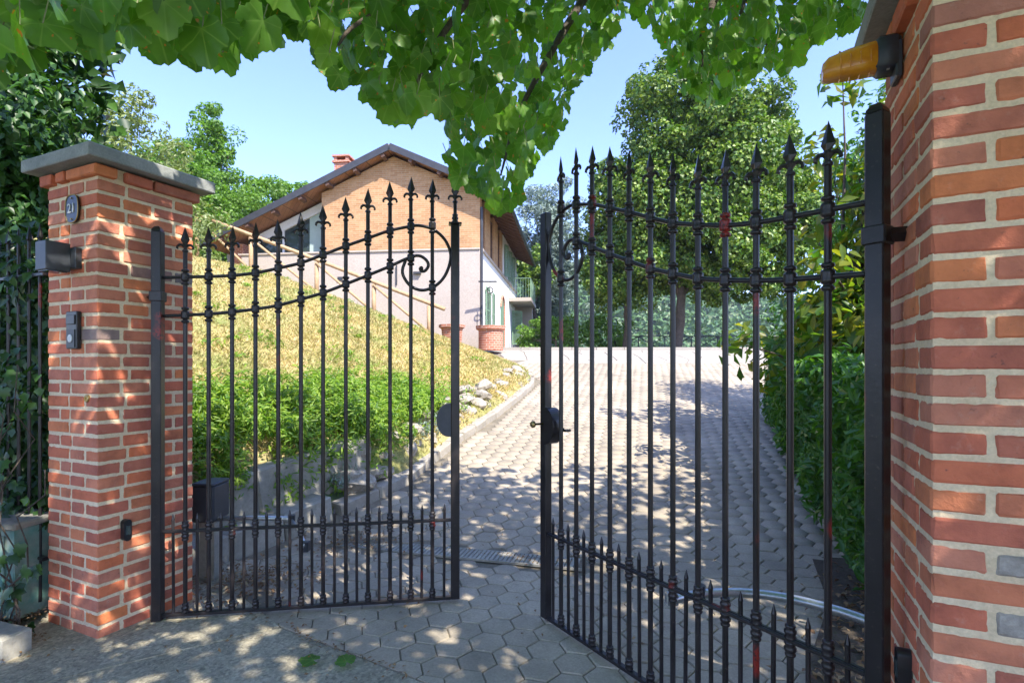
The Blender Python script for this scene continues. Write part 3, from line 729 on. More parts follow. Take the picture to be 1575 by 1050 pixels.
def strap(gate, base, ang, sg):
    d = Vector((-UX * sg, -UY * sg, 0)); M = Matrix.Rotation(-ang, 3, 'Z'); d = M @ d
    mb = MB().tube([Vector((0, 0, 1.82)) + d * .03, Vector((0, 0, 1.82)) + d * .075], .022, 4); mb.build('hinge_arm', IRON, gate)
strap(GL, LB, a_l, 1); strap(GR, RB, a_r, -1)
# lock plates
def halfdisc(r, h, n=14): return [(0, -h)] + [(r * math.cos(a), (h - r * .0) * math.sin(a)) for a in [-math.pi / 2 + math.pi * k / n for k in range(n + 1)]] 
M = Matrix(((-1, 0, 0), (0, 0, 1), (0, 1, 0)))
lk = MB(); poly = [(.085 * math.cos(a) ** .8 if math.cos(a) > 0 else 0, .10 * math.sin(a)) for a in [-math.pi / 2 + math.pi * k / 16 for k in range(17)]]
lk.prism(poly, -.028, .028, M); lo = lk.build('lock_case', GREYMET, GL); lo.location = (GW - .038, 0, 1.105)
lk = MB(); lk.prism([(x * 1.0, y) for x, y in poly], -.035, .035, M); lo = lk.build('lock_case', IRON, GR); lo.location = (GW - .038, 0, 1.10)
kn = MB().lathe([(.006, 0), (.006, .05), (.018, .056), (.020, .066), (.014, .074)], seg=12); ko = kn.build('door_knob', BRASS, lo, True); ko.rotation_euler = (R(-90), 0, 0); ko.location = (.02, .03, .01)
ky = MB().tube([(0, 0, 0), (0, -.05, 0)], .005, 6).box((0, -.07, -.012), (.028, .036, .012)); kk = ky.build('thumb_turn', IRON, lo); kk.location = (-.03, -.034, -.02)

# gate openers
op = thing('gate_opener', 'dark grey gate motor box with a silver folding arm behind the left gate leaf', 'gate motor', (-2.02, 3.58, .40))
MB().bevbox((0, 0, .13), (.15, .20, .24), .012).build('motor_box', GREYMET, op)
smooth_angle(MB().bevbox((0, 0, .256), (.155, .205, .02), .008).build('motor_lid', GREYMET, op))
MB().box((0, 0, -.19), (.10, .10, .40)).build('support_post', CONC, op)
MB().tube([(.06, -.04, .02), (.30, -.05, .03), (.58, -.09, .035)], .016, 8).build('drive_arm', SILVER, op, True)
MB().tube([(.57, -.09, .03), (.68, -.22, .0), (.79, -.42, -.03)], .015, 6).build('curved_arm', SILVER, op, True)
MB().bevbox((.79, -.40, -.04), (.045, .04, .06), .004).build('gate_bracket', GREYMET, op)
MB().tube([(.58, -.09, .02), (.58, -.09, .06)], .022, 10).build('elbow_bolt', GREYMET, op)
op2 = thing('gate_opener', 'silver curved gate motor arm behind the near gate leaf, above the dry litter', 'gate motor', (1.42, 2.02, .36))
P_ = [(.02, -.02, .08), (-.10, .12, .09), (-.25, .26, .085), (-.42, .32, .082), (-.60, .31, .08), (-.74, .26, .078)]
mb = MB()
for a, b_ in zip(P_[:-1], P_[1:]):
    pass
mb.tube(smooth_path(P_, 4), .021, 8); smooth_angle(mb.build('curved_arm', SILVER, op2), 60)
MB().bevbox((.05, -.03, .10), (.14, .16, .22), .012).build('motor_box', GREYMET, op2)
MB().box((.05, -.03, -.16), (.10, .10, .36)).build('support_post', CONC, op2)
MB().bevbox((-.735, .27, .078), (.05, .04, .05), .004).build('gate_bracket', SILVER, op2)
MB().tube([(-.60, .31, .05), (-.60, .31, .12)], .024, 10).build('elbow_bolt', GREYMET, op2)

# ------------------------------------------------------------------ retaining wall, step, kerb, rubble
def along(Y0, Y1, off, n):
    out = []
    for k in range(n + 1):
        Y = Y0 + (Y1 - Y0) * k / n; out.append(Vector((kerbx(Y) - off, Y, 0)))
    return out
stp = thing('concrete_step', 'low worn concrete kerb step at the foot of the retaining wall behind the left leaf', 'step', (-2.2, 3.7, 0))
def slab(parent, pts, width, z0, z1, name, mat, orig, jit=0.004, b=.012):
    for a, c in zip(pts[:-1], pts[1:]):
        m = (a + c) / 2; dv = (c - a); L = dv.length; ang = math.atan2(dv.y, dv.x)
        zz = float(g(m.y)); mb = MB().bevbox((0, 0, 0), (L - .008, width, z1 - z0), b, jit)
        o = mb.build(name, mat, parent); o.location = Vector((m.x, m.y, zz + (z0 + z1) / 2)) - Vector(orig)
        pit = math.atan2(float(g(c.y) - g(a.y)), L); o.rotation_euler = (0, -pit, ang)
slab(stp, [p for p in along(3.55, 4.75, .13, 3)], .26, -.1, .20, 'step_block', CONC, stp.location)
rw = thing('retaining_wall', 'weathered grey concrete block wall holding the bank under the green shrubs', 'wall', (-2.5, 3.7, 0))
slab(rw, along(3.35, 5.45, .36, 4), .16, -.1, .54, 'wall_panel', CONC, rw.location, .012, .02)
kb = thing('stone_kerb', 'pale stone kerb curving up the left side of the driveway', 'kerb', (-1.4, 4.8, 0))
slab(kb, along(4.8, 11.2, .07, 17), .17, -.08, .095, 'kerb_stone', FLAG, kb.location, .008, .015)
def rock(r, sx=1, sy=1, sz=1, mat=STONE, name='stone'):
    mb = MB(); seed = random.random() * 50; v = []; nu, nv = 8, 5
    for j in range(nv + 1):
        th = math.pi * j / nv
        for i in range(nu):
            ph = 2 * math.pi * i / nu; d = Vector((math.sin(th) * math.cos(ph), math.sin(th) * math.sin(ph), math.cos(th)))
            k = r * (1 + .35 * noise.noise(d * 1.5 + Vector((seed, 0, 0)))); v.append((d.x * k * sx, d.y * k * sy, d.z * k * sz))
    f = [(j * nu + i, j * nu + (i + 1) % nu, (j + 1) * nu + (i + 1) % nu, (j + 1) * nu + i)[::-1] for j in range(nv) for i in range(nu)]
    return mb.add(v, f).mesh(name, mat)
rocks = [rock(1, random.uniform(.8, 1.3), random.uniform(.7, 1), random.uniform(.5, .8)) for _ in range(6)]
rub = thing('rubble_edging', 'rough pale rubble stones banked behind the driveway kerb', 'stones', (-.6, 7, .5))
def stones(Y0, Y1, n, rmin, rmax, omin, omax, zup):
    for k in range(n):
        Y = random.uniform(Y0, Y1); off = random.uniform(omin, omax); r = random.uniform(rmin, rmax); x = float(kerbx(Y)) - off
        z = float(g(Y)) + zup * random.random() * max(.15, off * 1.2) + .04
        put('stone', random.choice(rocks), rub, Vector((x, Y, z)) - rub.location, (random.uniform(-.4, .4), random.uniform(-.4, .4), random.uniform(0, 6)), (r, r, r))
stones(5.0, 6.6, 38, .09, .19, .20, .48, .9); stones(6.6, 9, 34, .07, .16, .2, .48, .8); stones(9, 11.3, 46, .06, .15, .18, .5, .6); stones(11.3, 13.6, 26, .07, .15, .05, .3, .35)

# left forecourt kerb and teal box
lkb = thing('concrete_kerb', 'grey concrete kerb running to the foot of the left pillar', 'kerb', (-3.2, 2.75, 0))
for k in range(4):
    MB().bevbox((0, 0, 0), (.55, .14, .20), .012, .004).build('kerb_block', CONC, lkb)
    LAST[0].location = (.50 - k * .50, -.02 + k * .16 - .02, .02); LAST[0].rotation_euler = (0, 0, -.30)
tb = thing('painted_box', 'peeling pale teal painted metal box behind the ivy by the left fence', 'box', (-2.98, 3.06, 0), -.2)
MB().bevbox((0, 0, .30), (.62, .22, .50), .01, .006).build('box_body', TEAL, tb)
MB().bevbox((0, 0, .57), (.70, .28, .035), .008, .004).build('box_lid', CONC, tb)
for k in range(5): MB().bevbox((-.24 + k * .12, -.116, .30), (.02, .012, .42), .003).build('panel_rib', TEAL, tb)
# iron fence beside left pillar
fc = thing('iron_fence', 'dark iron railing overgrown with ivy beside the left pillar', 'fence', (-2.62, 3.0, 0), ROTZ)
for z in (.35, 1.95): MB().bevbox((-1.0, 0, z), (2.0, .03, .02), .003).build('rail', IRON, fc)
fb = MB().tube([(0, 0, .1), (0, 0, 2.15), (0, 0, 2.16), (0, 0, 2.24)], [.009, .009, .016, .001], 8).mesh('fence_bar', IRON)
for k in range(17): put('fence_bar', fb, fc, (-.06 - k * .115, 0, 0))

# ------------------------------------------------------------------ the house
HO = (-0.99, 16.5, 0)
hs = thing('farmhouse', 'long brick and plaster farmhouse with a low gabled roof above the bank', 'house', (HO[0], HO[1], 0), R(-6.7))
ZB = 1.3; ZF = 5.05; SL = .449; ZR = 8.02; SR = -2.77; HL = 10.2
def rz_(x): return ZR - SL * abs(x - SR)
# gable: lower plaster, upper brick
MB().prism([(-5.14, ZF), (0, ZF), (0, rz_(0)), (SR, ZR), (-5.14, rz_(-5.14))], -.30, 0, RX).build('brick_gable', GBRICK, hs)
MB().box((-3.95, .16, (ZB + ZF) / 2), (7.9, .30, ZF - ZB - .004)).build('plaster_gable', PLASTER_G, hs)
MB().bevbox((-4.0, -.012, ZF - .0), (8.0, .04, .05), .004).build('string_course', PLASTER_G, hs)
# side wall: built around openings
sw = MB().box((-.15, .33 + 5, (ZB + ZF) / 2), (.30, 10, ZF - ZB)); sw.build('side_wall', PLASTER_W, hs)
wins_up = [(.35, .95), (2.05, 2.8), (3.85, 4.6)]
ys_ = [.33] + [v for w in wins_up for v in w] + [5.2]
for a, b_ in zip(ys_[::2], ys_[1::2]): MB().box((-.15, (a + b_) / 2, (ZF + rz_(0)) / 2), (.299, b_ - a, rz_(0) - ZF)).build('brick_pier', GBRICK, hs)
for a, b_ in wins_up:
    f_ = MB().box((-.10, a + .035, ZF + .75), (.10, .07, 1.5)).box((-.10, b_ - .035, ZF + .75), (.10, .07, 1.5)).box((-.10, (a + b_) / 2, ZF + 1.46), (.10, b_ - a - .14, .08)).box((-.10, (a + b_) / 2, ZF + .05), (.10, b_ - a - .14, .1)).box((-.10, (a + b_) / 2, ZF + .75), (.06, .05, 1.3)).build('window_frame', TIMBER, hs)
    MB().box((-.13, (a + b_) / 2, ZF + .75), (.02, b_ - a, 1.5)).build('pane', GLASS, f_)
MB().box((-.15, 7.77, (ZF + rz_(0)) / 2), (.30, 5.13, rz_(0) - ZF)).build('upper_side_wall', PLASTER_W, hs)
MB().bevbox((.03, 5.2, ZF + .02), (.06, 10.2, .09), .005).build('side_string_course', PLASTER_G, hs)
MB().box((-5.2, 10.3, 4.4), (10.4, .3, 6.0)).build('back_wall', PLASTER_W, hs)
def shutter(x, y0, y1, z0, z1, closed=True, ang=0):
    o = bpy.data.objects.new('shutter', None); 
    fr = MB(); w = y1 - y0; h = z1 - z0
    fr.box((0, 0, h / 2), (.035, .05, h)).box((0, w, h / 2), (.035, .05, h)).box((0, w / 2, .03), (.035, w - .05, .06)).box((0, w / 2, h - .03), (.035, w - .05, .06)).box((0, w / 2, h / 2), (.035, w - .05, .05))
    so = fr.build('shutter', SHUT, hs); so.location = (x, y0, z0); so.rotation_euler = (0, 0, ang)
    sl = MB(); nn = int(h / .07)
    for k in range(nn): sl.box((0, w / 2, .06 + (h - .12) * (k + .5) / nn), (.02, w - .05, .045), Matrix.Rotation(R(25), 3, 'Y'))
    sl.build('louvre_panel', SHUT, so)
def window(y0, y1, z0, z1):
    f_ = MB().box((.006, (y0 + y1) / 2, z0 - .03), (.09, y1 - y0 + .16, .05)).box((.012, y0, (z0 + z1) / 2), (.03, .06, z1 - z0)).box((.012, y1, (z0 + z1) / 2), (.03, .06, z1 - z0)).box((.012, (y0 + y1) / 2, z1), (.03, y1 - y0 + .06, .06)).box((.012, (y0 + y1) / 2, (z0 + z1) / 2), (.03, .05, z1 - z0 - .06)).build('window', WHITEP, hs)
    MB().box((.004, (y0 + y1) / 2, (z0 + z1) / 2), (.012, y1 - y0, z1 - z0)).build('pane', GLASS, f_)
window(1.35, 2.25, 2.55, 3.95); shutter(.06, .85, 1.32, 2.5, 4.0, ang=-.08); shutter(.06, 2.30, 2.78, 2.5, 4.0, ang=.05)
window(8.6, 9.4, 2.0, 4.0)
shutter(.08, 8.0, 8.5, 2.4, 3.95, ang=-.9)
for a in (5.7, 7.0, 8.3): window(a + .3, a + .9, ZF + .12, ZF + 1.35); shutter(.05, a - .05, a + .26, ZF + .1, ZF + 1.4, ang=-.25); shutter(.05, a + .94, a + 1.25, ZF + .1, ZF + 1.4, ang=.1)
# arched doorway
arch = [( -.45, 0), (.45, 0)] + [(.45 * math.cos(a), 1.75 + .45 * math.sin(a)) for a in [math.pi * k / 10 for k in range(11)]]
RZX = Matrix.Rotation(R(90), 3, 'Z') @ Matrix.Rotation(R(90), 3, 'X')
MB().prism(arch, 0, .02, Matrix.Translation((.0, 5.0, 1.95)) @ RZX.to_4x4()).build('arched_door', SHUT, hs)
ar = MB(); ar.tube([(.03, 5.0 + x * 1.12, 1.95 + y * 1.03) for x, y in arch[1:]], .05, 6); ar.build('arch_surround', WBRICK, hs)
# balcony and pier
bl = MB().bevbox((.50, 8.7, 4.36), (1.0, 3.0, .16), .01).build('balcony', PLASTER_G, hs)
bal = MB().box((.96, 8.7, 5.30), (.03, 2.96, .03)).box((.5, 7.24, 5.30), (.95, .03, .03))
for k in range(24): bal.box((.96, 7.24 + k * .127, 4.87), (.015, .015, .86))
for k in range(8): bal.box((.04 + k * .12, 7.24, 4.87), (.015, .015, .86))
bal.build('balustrade', SHUT, bl)
MB().box((.42, 9.95, 3.1), (.84, .3, 2.36)).build('balcony_pier', PLASTER_G, hs)
# roof
rf = MB(); YF, YB = -.38, HL + .5; TH_ = .13
for sg, xe in ((1, .86), (-1, -9.05)):
    z0 = rz_(xe) + .10; 
    rf.add([(SR, YF, ZR + .10), (xe, YF, z0), (xe, YB, z0), (SR, YB, ZR + .10), (SR, YF, ZR + .10 + TH_), (xe, YF, z0 + TH_), (xe, YB, z0 + TH_), (SR, YB, ZR + .10 + TH_)],
           [(0, 1, 2, 3)[::-1 if sg < 0 else 1], (7, 6, 5, 4), (0, 4, 5, 1), (2, 6, 7, 3), (1, 5, 6, 2)])
ROOFT = small_brick('roof_tile', (0.25, 0.12, 0.08), (0.32, 0.17, 0.11), (0.12, 0.07, 0.05), .2, .3)
roof = rf.build('roof', ROOFT, hs)
vg = MB()
for xe in (.86, -9.05):
    L = math.hypot(xe - SR, rz_(xe) - ZR); ang = math.atan2(rz_(xe) - ZR, xe - SR)
    vg.box(((xe + SR) / 2, YF - .02, (ZR + rz_(xe)) / 2 + .16), (L, .035, .20), Matrix.Rotation(-ang, 3, 'Y'))
vg.build('verge_board', FASCIA, roof)
for xe, x0 in ((.86, .0), ):
    ang = math.atan2(rz_(xe) - ZR, xe - SR)
    for k in range(22):
        y = -.3 + k * .5; xm = .42; MB().bevbox((0, 0, 0), (1.0, .09, .11), .006).build('rafter', TIMBER, roof)
        o = LAST[0]; o.location = (xm, y, rz_(xm) + .035); o.rotation_euler = (0, -ang, 0)
for k, xm in enumerate([-8.4, -7.5, -6.6, -5.7, -4.8, -3.9, -3.0, -2.1, -1.2, -.3]):
    MB().bevbox((0, 0, 0), (.12, .36, .14), .006).build('purlin_end', TIMBER, roof)
    o = LAST[0]; o.location = (xm, YF + .185, rz_(xm) + .02); o.rotation_euler = (0, math.copysign(math.atan(SL), xm - SR), 0)
MB().tube([(.90, YF, rz_(.86) + .08), (.90, YB, rz_(.86) + .08)], .065, 8).build('gutter', GREYMET, roof)
MB().tube([(.9, -.2, rz_(.86) + .02), (.45, -.03, rz_(.86) - .12), (.05, .02, rz_(0) - .45), (.05, .02, 2.0)], .045, 8).build('downpipe', FASCIA, hs)
ch = MB().box((-5.15, 1.7, 7.8), (.5, .5, 1.5)).build('chimney', WBRICK, roof)
MB().box((-5.15, 1.7, 8.52), (.62, .62, .07)).box((-5.15, 1.7, 8.71), (.62, .62, .06)).box((-5.36, 1.48, 8.61), (.1, .1, .14)).box((-4.94, 1.48, 8.61), (.1, .1, .14)).box((-5.36, 1.92, 8.61), (.1, .1, .14)).box((-4.94, 1.92, 8.61), (.1, .1, .14)).build('chimney_cap', WBRICK, ch)
# glazed gable left of brick
MB().prism([(-7.75, ZF), (-5.16, ZF), (-5.16, rz_(-5.16) - .22), (-7.75, rz_(-7.75) - .22)], -.62, -.60, RX).build('glazing', GLASS, hs)
MB().prism([(-5.85, ZF + .06), (-5.2, ZF + .06), (-5.2, rz_(-5.2) - .3), (-5.85, rz_(-5.85) - .3)], -.595, -.585, RX).build('curtain', CURTAIN, hs)
wf = MB()
def bar2(m, x0, z0, x1, z1, w, y=.56, d=.07):
    L = math.hypot(x1 - x0, z1 - z0); m.box(((x0 + x1) / 2, y, (z0 + z1) / 2), (L, d, w), Matrix.Rotation(-math.atan2(z1 - z0, x1 - x0), 3, 'Y'))
bar2(wf, -7.9, rz_(-7.9) - .16, -5.16, rz_(-5.16) - .16, .26); bar2(wf, -7.75, ZF + .05, -5.16, ZF + .05, .09, .55); bar2(wf, -6.75, ZF + .1, -6.75, rz_(-6.75) - .3, .06, .555, .05)
wf.build('glazing_frame', WHITEP, hs)
MB().box((-8.25, .55, 5.0), (.32, .32, 1.0)).build('porch_pillar', WBRICK, hs)
MB().box((-5.0, 5.6, 4.9), (.3, 9.3, 2.9)).build('inner_wall', PLASTER_W, hs)
MB().box((-8.9, 5.6, 3.2), (.3, 9.3, 4.2)).build('rear_wall', PLASTER_G, hs)
# small fittings on the gable
MB().bevbox((-1.98, -.05, 4.33), (.24, .10, .07), .004).build('gable_lamp', FASCIA, hs)
MB().bevbox((-4.52, -.02, 4.20), (.16, .04, .12), .004).build('vent_cover', GREYMET, hs)
MB().bevbox((-2.66, -.02, 4.28), (.035, .04, .62), .004).build('cable_cover', FASCIA, hs)
# iron bracket with pulley
pb = thing('pulley_bracket', 'iron bracket with a hanging pulley on the house corner above the round well', 'bracket', (-.78, 16.0, 3.95))
MB().box((.05, 0, 0), (.55, .05, .04)).build('arm', IRON, pb)
MB().tube([(.12, 0, 0), (.12, 0, -.16)], .012, 6).build('hook', IRON, pb)
MB().tube([(.12 + .09 * math.cos(a), 0, -.26 + .09 * math.sin(a)) for a in [2 * math.pi * k / 14 for k in range(15)]], .018, 6).build('pulley_wheel', IRON, pb)
# well
we = thing('brick_well', 'round red brick well at the corner of the house', 'well', (-.62, 15.6, 1.93))
MB().lathe([(.36, -.05), (.36, .52), (.43, .56), (.44, .66), (.30, .66), (.30, .2)], seg=26).build('well_ring', WBRICK, we, True)
smooth_angle(LAST[0], 30)
MB().tube([(-.40, 0, .6), (-.40, 0, 1.0)], .012, 6).build('iron_upright', IRON, we)
pt = thing('terracotta_urn', 'large brown square terracotta planter on the bank edge left of the well', 'planter', (-1.72, 15.3, zg(-1.72, 15.3) - .05))
MB().lathe([(.26, 0), (.30, .5), (.32, .55), (.38, .58), (.38, .66), (.26, .66), (.24, .5)], seg=8).build('pot', WBRICK, pt)
MB().lathe([(.25, 0), (.24, .02)], (0, 0, .57), 8).build('pot_soil', SOIL, pt)
hp = thing('gas_cylinder', 'white gas cylinder standing by the open shutters of the house', 'cylinder', (.55, 24.0, 1.94))
MB().lathe([(.18, 0), (.2, .05), (.2, .75), (.12, .9), (.05, .95)], seg=16).build('tank', WHITEP, hp, True)
MB().lathe([(.11, 0), (.11, .12)], (0, 0, .92), 12).build('collar', WHITEP, hp)

# ------------------------------------------------------------------ wooden railing on the bank
wr = thing('wooden_railing', 'rustic pale wooden railing with crossed braces running down the grass bank', 'railing')
posts = []
for px, ptop, pbot, Yp in [(303, 333, 378, 15.8), (386, 364, 412, 15.5), (487, 402, 447, 15.2), (575, 436, 478, 15.0), (660, 469, 514, 14.8)]:
    T = at(px, ptop, Yp); B = at(px, pbot, Yp); zb_ = zg(B.x, B.y); posts.append((T, Vector((T.x, T.y, min(B.z, zb_) - .1))))
wr.location = posts[-1][1]
L0 = wr.location.copy()
for T, B in posts: MB().tube([B - L0, T - L0 + Vector((0, 0, -.02))], .062, 8).build('post', RAILW, wr, True)
end = at(685, 470, 14.7)
tops = [p[0] for p in posts]; ext = tops + [tops[-1] + (tops[-1] - tops[-2]) * .28]
MB().tube([p - L0 + Vector((0, -.02, .05)) for p in ext], .055, 8).build('handrail', RAILW, wr, True)
for (T0, B0_), (T1, B1_) in zip(posts[:-1], posts[1:]):
    MB().tube([T0 - L0 + Vector((0, -.05, -.05)), B1_ - L0 + Vector((0, -.05, .22))], .038, 7).build('brace', RAILW, wr, True)
T, B = posts[-1]
# ------------------------------------------------------------------ iron railings far
def railing(name, label, p0, p1, h, step, cross=False):
    t = thing(name, label, 'railing', p0); d = Vector(p1) - Vector(p0); n = max(1, round(d.length / step))
    MB().tube([(0, 0, h), d + Vector((0, 0, h))], .025, 6).build('top_rail', FASCIA, t); MB().tube([(0, 0, .12), d + Vector((0, 0, .12))], .02, 6).build('bottom_rail', FASCIA, t)
    pm_ = MB().tube([(0, 0, -.1), (0, 0, h)], .028 if cross else .012, 6).mesh('post' if cross else 'railing_bar', FASCIA)
    for k in range(n + 1): put('post' if cross else 'railing_bar', pm_, t, d * (k / n))
    if cross:
        for k in range(n):
            a, b_ = d * (k / n), d * ((k + 1) / n)
            MB().tube([a + Vector((0, 0, .12)), b_ + Vector((0, 0, h))], .018, 5).build('cross_bar', FASCIA, t); MB().tube([a + Vector((0, .04, h)), b_ + Vector((0, .04, .12))], .018, 5).build('cross_bar', FASCIA, t)
railing('yard_railing', 'dark railing with crossed bars at the far edge of the yard', (4.5, 24, 1.9), (14, 24, 1.9), .85, 1.2, True)
railing('low_railing', 'low dark bars seen between the magnolia and the right hedge', (4.3, 8.6, 1.05), (7.4, 8.0, 1.05), .75, .14)
# ------------------------------------------------------------------ foliage machinery
def kites(pos, nrm, length, width, droop=0.0, tipdir=None):
    """pos (n,3), nrm (n,3) leaf normals -> verts, tri faces"""
    n = len(pos); nrm = nrm / np.maximum(np.linalg.norm(nrm, axis=1, keepdims=True), 1e-6)
    t = rng.normal(size=(n, 3)) if tipdir is None else tipdir + rng.normal(size=(n, 3)) * .45
    t = t - nrm * (t * nrm).sum(1, keepdims=True); t /= np.maximum(np.linalg.norm(t, axis=1, keepdims=True), 1e-6)
    s = np.cross(nrm, t); L = (length * rng.uniform(.7, 1.25, n))[:, None]; Wd = (width * rng.uniform(.75, 1.2, n))[:, None]
    a = pos - t * L * .5; b = pos + s * Wd * .5 + nrm * Wd * .18 - t * L * .08; c = pos + t * L * .5 - nrm * L * .12; d = pos - s * Wd * .5 + nrm * Wd * .18 - t * L * .08
    V = np.stack([a, b, c, d], 1).reshape(-1, 3); i = np.arange(n)[:, None] * 4
    Fc = np.concatenate([i + [0, 1, 2], i + [0, 2, 3]], 1).reshape(-1, 3); return V, Fc
def cloud_obj(name, pos, nrm, length, width, mat, parent, kind='stuff', origin=None, **kw):
    V, Fc = kites(pos, nrm, length, width, **kw)
    if parent is not None: V = V - np.array(parent.location)
    o = link(bpy.data.objects.new(name, npmesh(name, V, Fc, mat)), parent)
    if kind: o['kind'] = kind
    return o
def sphere_dirs(n):
    d = rng.normal(size=(n, 3)); return d / np.linalg.norm(d, axis=1, keepdims=True)
def clumps_pos(C, rad, per, squash=.75, shell=.55):
    n = len(C) * per; d = sphere_dirs(n); r = (rng.uniform(shell, 1, n) ** .6)
    P = np.repeat(C, per, 0); rr = np.repeat(rad, per)
    off = d * (r * rr)[:, None]; off[:, 2] *= squash
    nr = d + rng.normal(size=(n, 3)) * .55 + np.array([0, 0, .5]); return P + off, nr
def ellipsoid_clumps(c, r, n, shell=.72, zmin=-1.0):
    out = []
    while len(out) < n:
        d = sphere_dirs(1)[0]
        if d[2] < zmin: continue
        k = rng.uniform(shell, 1) if rng.random() < .8 else rng.uniform(.2, shell)
        k *= 1 + .16 * noise.noise(Vector(d) * 2.2 + Vector((c[0], c[1], 0)))
        out.append(np.array(c) + d * np.array(r) * k)
    return np.array(out)
def limb(p0, p1, r0, r1, n=6, wob=.08):
    p0, p1 = Vector(p0), Vector(p1); L = (p1 - p0).length; pts = []; rr = []
    for k in range(n + 1):
        t = k / n; p = p0.lerp(p1, t)
        if 0 < k < n: p += Vector((random.uniform(-1, 1), random.uniform(-1, 1), random.uniform(-.4, .4))) * wob * L * .3
        pts.append(p); rr.append(r0 + (r1 - r0) * t)
    return pts, rr
def tree(name, label, base, trunk_h, trunk_r, ells, nclump, crad, per, leaf, mat, cat='tree', group=None, lean=(0, 0), branches=7, squash=.75, shell=.72):
    base = Vector(base); t = thing(name, label, cat, base, 0, group); tm = MB()
    top = Vector((lean[0], lean[1], trunk_h)); pts, rr = limb((0, 0, -.2), top, trunk_r, trunk_r * .6, 7, .05); rr[0] *= 1.5
    tm.tube(pts, rr, 10); allc = []
    tot = sum(e[1][0] * e[1][1] * e[1][2] for e in ells) ** 1.0
    for (c, r) in ells:
        k = max(3, int(nclump * (r[0] * r[1] * r[2]) / tot)); allc.append(ellipsoid_clumps(c, r, k, shell))
    C = np.concatenate(allc); idx = rng.choice(len(C), min(branches, len(C)), replace=False)
    for i in idx:
        p = Vector(C[i]) - base; st = top * random.uniform(.6, 1); q, rr = limb(st, st.lerp(p, .9), trunk_r * .42, trunk_r * .08, 5, .12); tm.tube(q, rr, 6)
    tm.build('trunk', BARK, t, True)
    rad = crad * rng.uniform(.6, 1.3, len(C)); P, Nn = clumps_pos(C, rad, per, squash)
    cloud_obj('crown', P, Nn, leaf[0], leaf[1], mat, t, kind='stuff'); return t

YZ = 1.9
tree('linden_tree', 'tall dense green tree with a stout forked trunk at the far edge of the yard', (6.6, 21.5, YZ), 3.4, .23,
     [((8.4, 21.8, 9.0), (3.6, 3.0, 4.3)), ((8.8, 21.4, 6.4), (3.9, 3.0, 2.2)), ((5.4, 21.8, 7.2), (2.2, 2, 3.2)), ((7.2, 21.8, 11.4), (2.6, 2.2, 2.3)), ((10.6, 21.8, 7.6), (1.5, 1.6, 2.6)), ((9.6, 21.4, 5.0), (2.3, 2, 1.1)), ((4.9, 21.6, 5.6), (2.0, 1.7, 1.7)), ((8.0, 21.2, 12.4), (1.6, 1.6, 1.5))], 560, .72, 270, (.165, .12), L_LIND, group='yard trees', lean=(.35, .1), branches=16)
tree('linden_tree', 'slimmer green tree with a straight thin trunk left of the stout one', (4.85, 22.5, YZ), 3.0, .17,
     [((5.0, 22.8, 7.0), (1.9, 1.8, 2.6)), ((4.7, 22.6, 5.0), (1.7, 1.6, 1.2))], 130, .6, 190, (.16, .11), L_LIND, group='yard trees', branches=8)
tree('silver_tree', 'tall silvery blue-green tree between the house and the yard trees', (2.0, 30, 1.5), 4.5, .22,
     [((2.2, 30, 8.4), (2.0, 1.7, 4.2)), ((1.9, 30, 5.0), (2.4, 1.6, 2.8))], 230, .55, 100, (.30, .08), L_SILV, branches=14, shell=.4)
tree('leaning_tree', 'dark slim tree leaning beside the far end of the house', (1.55, 27.8, 1.6), 3.8, .14, [((1.2, 28.2, 6.3), (1.0, 1.0, 1.6))], 26, .45, 90, (.2, .12), L_LIND, lean=(-.5, 0), branches=6)
tree('pale_tree', 'pale yellow-green tree rising behind the left pillar and the climber', (-9.9, 14.5, 3.0), 3.0, .2,
     [((-10.2, 14.5, 6.2), (1.3, 1.3, 2.7)), ((-9.7, 14.3, 4.9), (1.7, 1.5, 1.4))], 130, .5, 110, (.16, .06), L_PALE, branches=10)
tree('young_tree', 'slender green tree with sprays of small leaves standing left of the house roof', (-12.0, 22, 4.6), 3.4, .14,
     [((-12.3, 22, 9.4), (1.0, 1.0, 3.1)), ((-12.2, 22, 7.8), (1.6, 1.3, 1.7)), ((-12.3, 21.8, 10.2), (.8, .8, 2.0)), ((-10.6, 22, 8.1), (1.4, 1.2, 1.5)), ((-13.0, 22, 7.6), (1.5, 1.2, 1.6))], 190, .42, 100, (.17, .09), L_BRIGHT, branches=24, shell=.5)
tree('garden_bush', 'bright yellow-green bush beside the top of the left pillar, behind the railing', (-11.6, 19.0, 4.6), 1.0, .08,
     [((-11.8, 19.2, 6.9), (1.8, 1.0, 2.2)), ((-10.2, 19.4, 6.4), (1.5, .8, 1.8)), ((-12.4, 19.4, 8.4), (1.4, 1, 1.2))], 220, .42, 100, (.13, .08), L_BRIGHT, cat='bush', branches=8)
tree('round_tree', 'small round-topped tree seen just left of the roof slope', (-10.8, 26, 4.2), 3.6, .15, [((-10.7, 26, 9.2), (1.0, 1.0, 1.5))], 40, .45, 80, (.22, .15), L_BRIGHT, branches=6)
tree('yard_bush', 'light green bush in the gap between the house and the slim tree', (1.9, 23.0, YZ), .8, .06, [((1.8, 23.5, 2.7), (1.6, .8, .9))], 60, .32, 90, (.13, .08), L_BRIGHT, cat='bush', group='light bushes at the yard edge', branches=5)
tree('yard_bush', 'light green bush under the slimmer yard tree', (4.6, 23.8, YZ), .8, .06, [((4.3, 23.8, 2.8), (1.1, .8, 1.1))], 50, .32, 90, (.13, .08), L_BRIGHT, cat='bush', group='light bushes at the yard edge', branches=5)
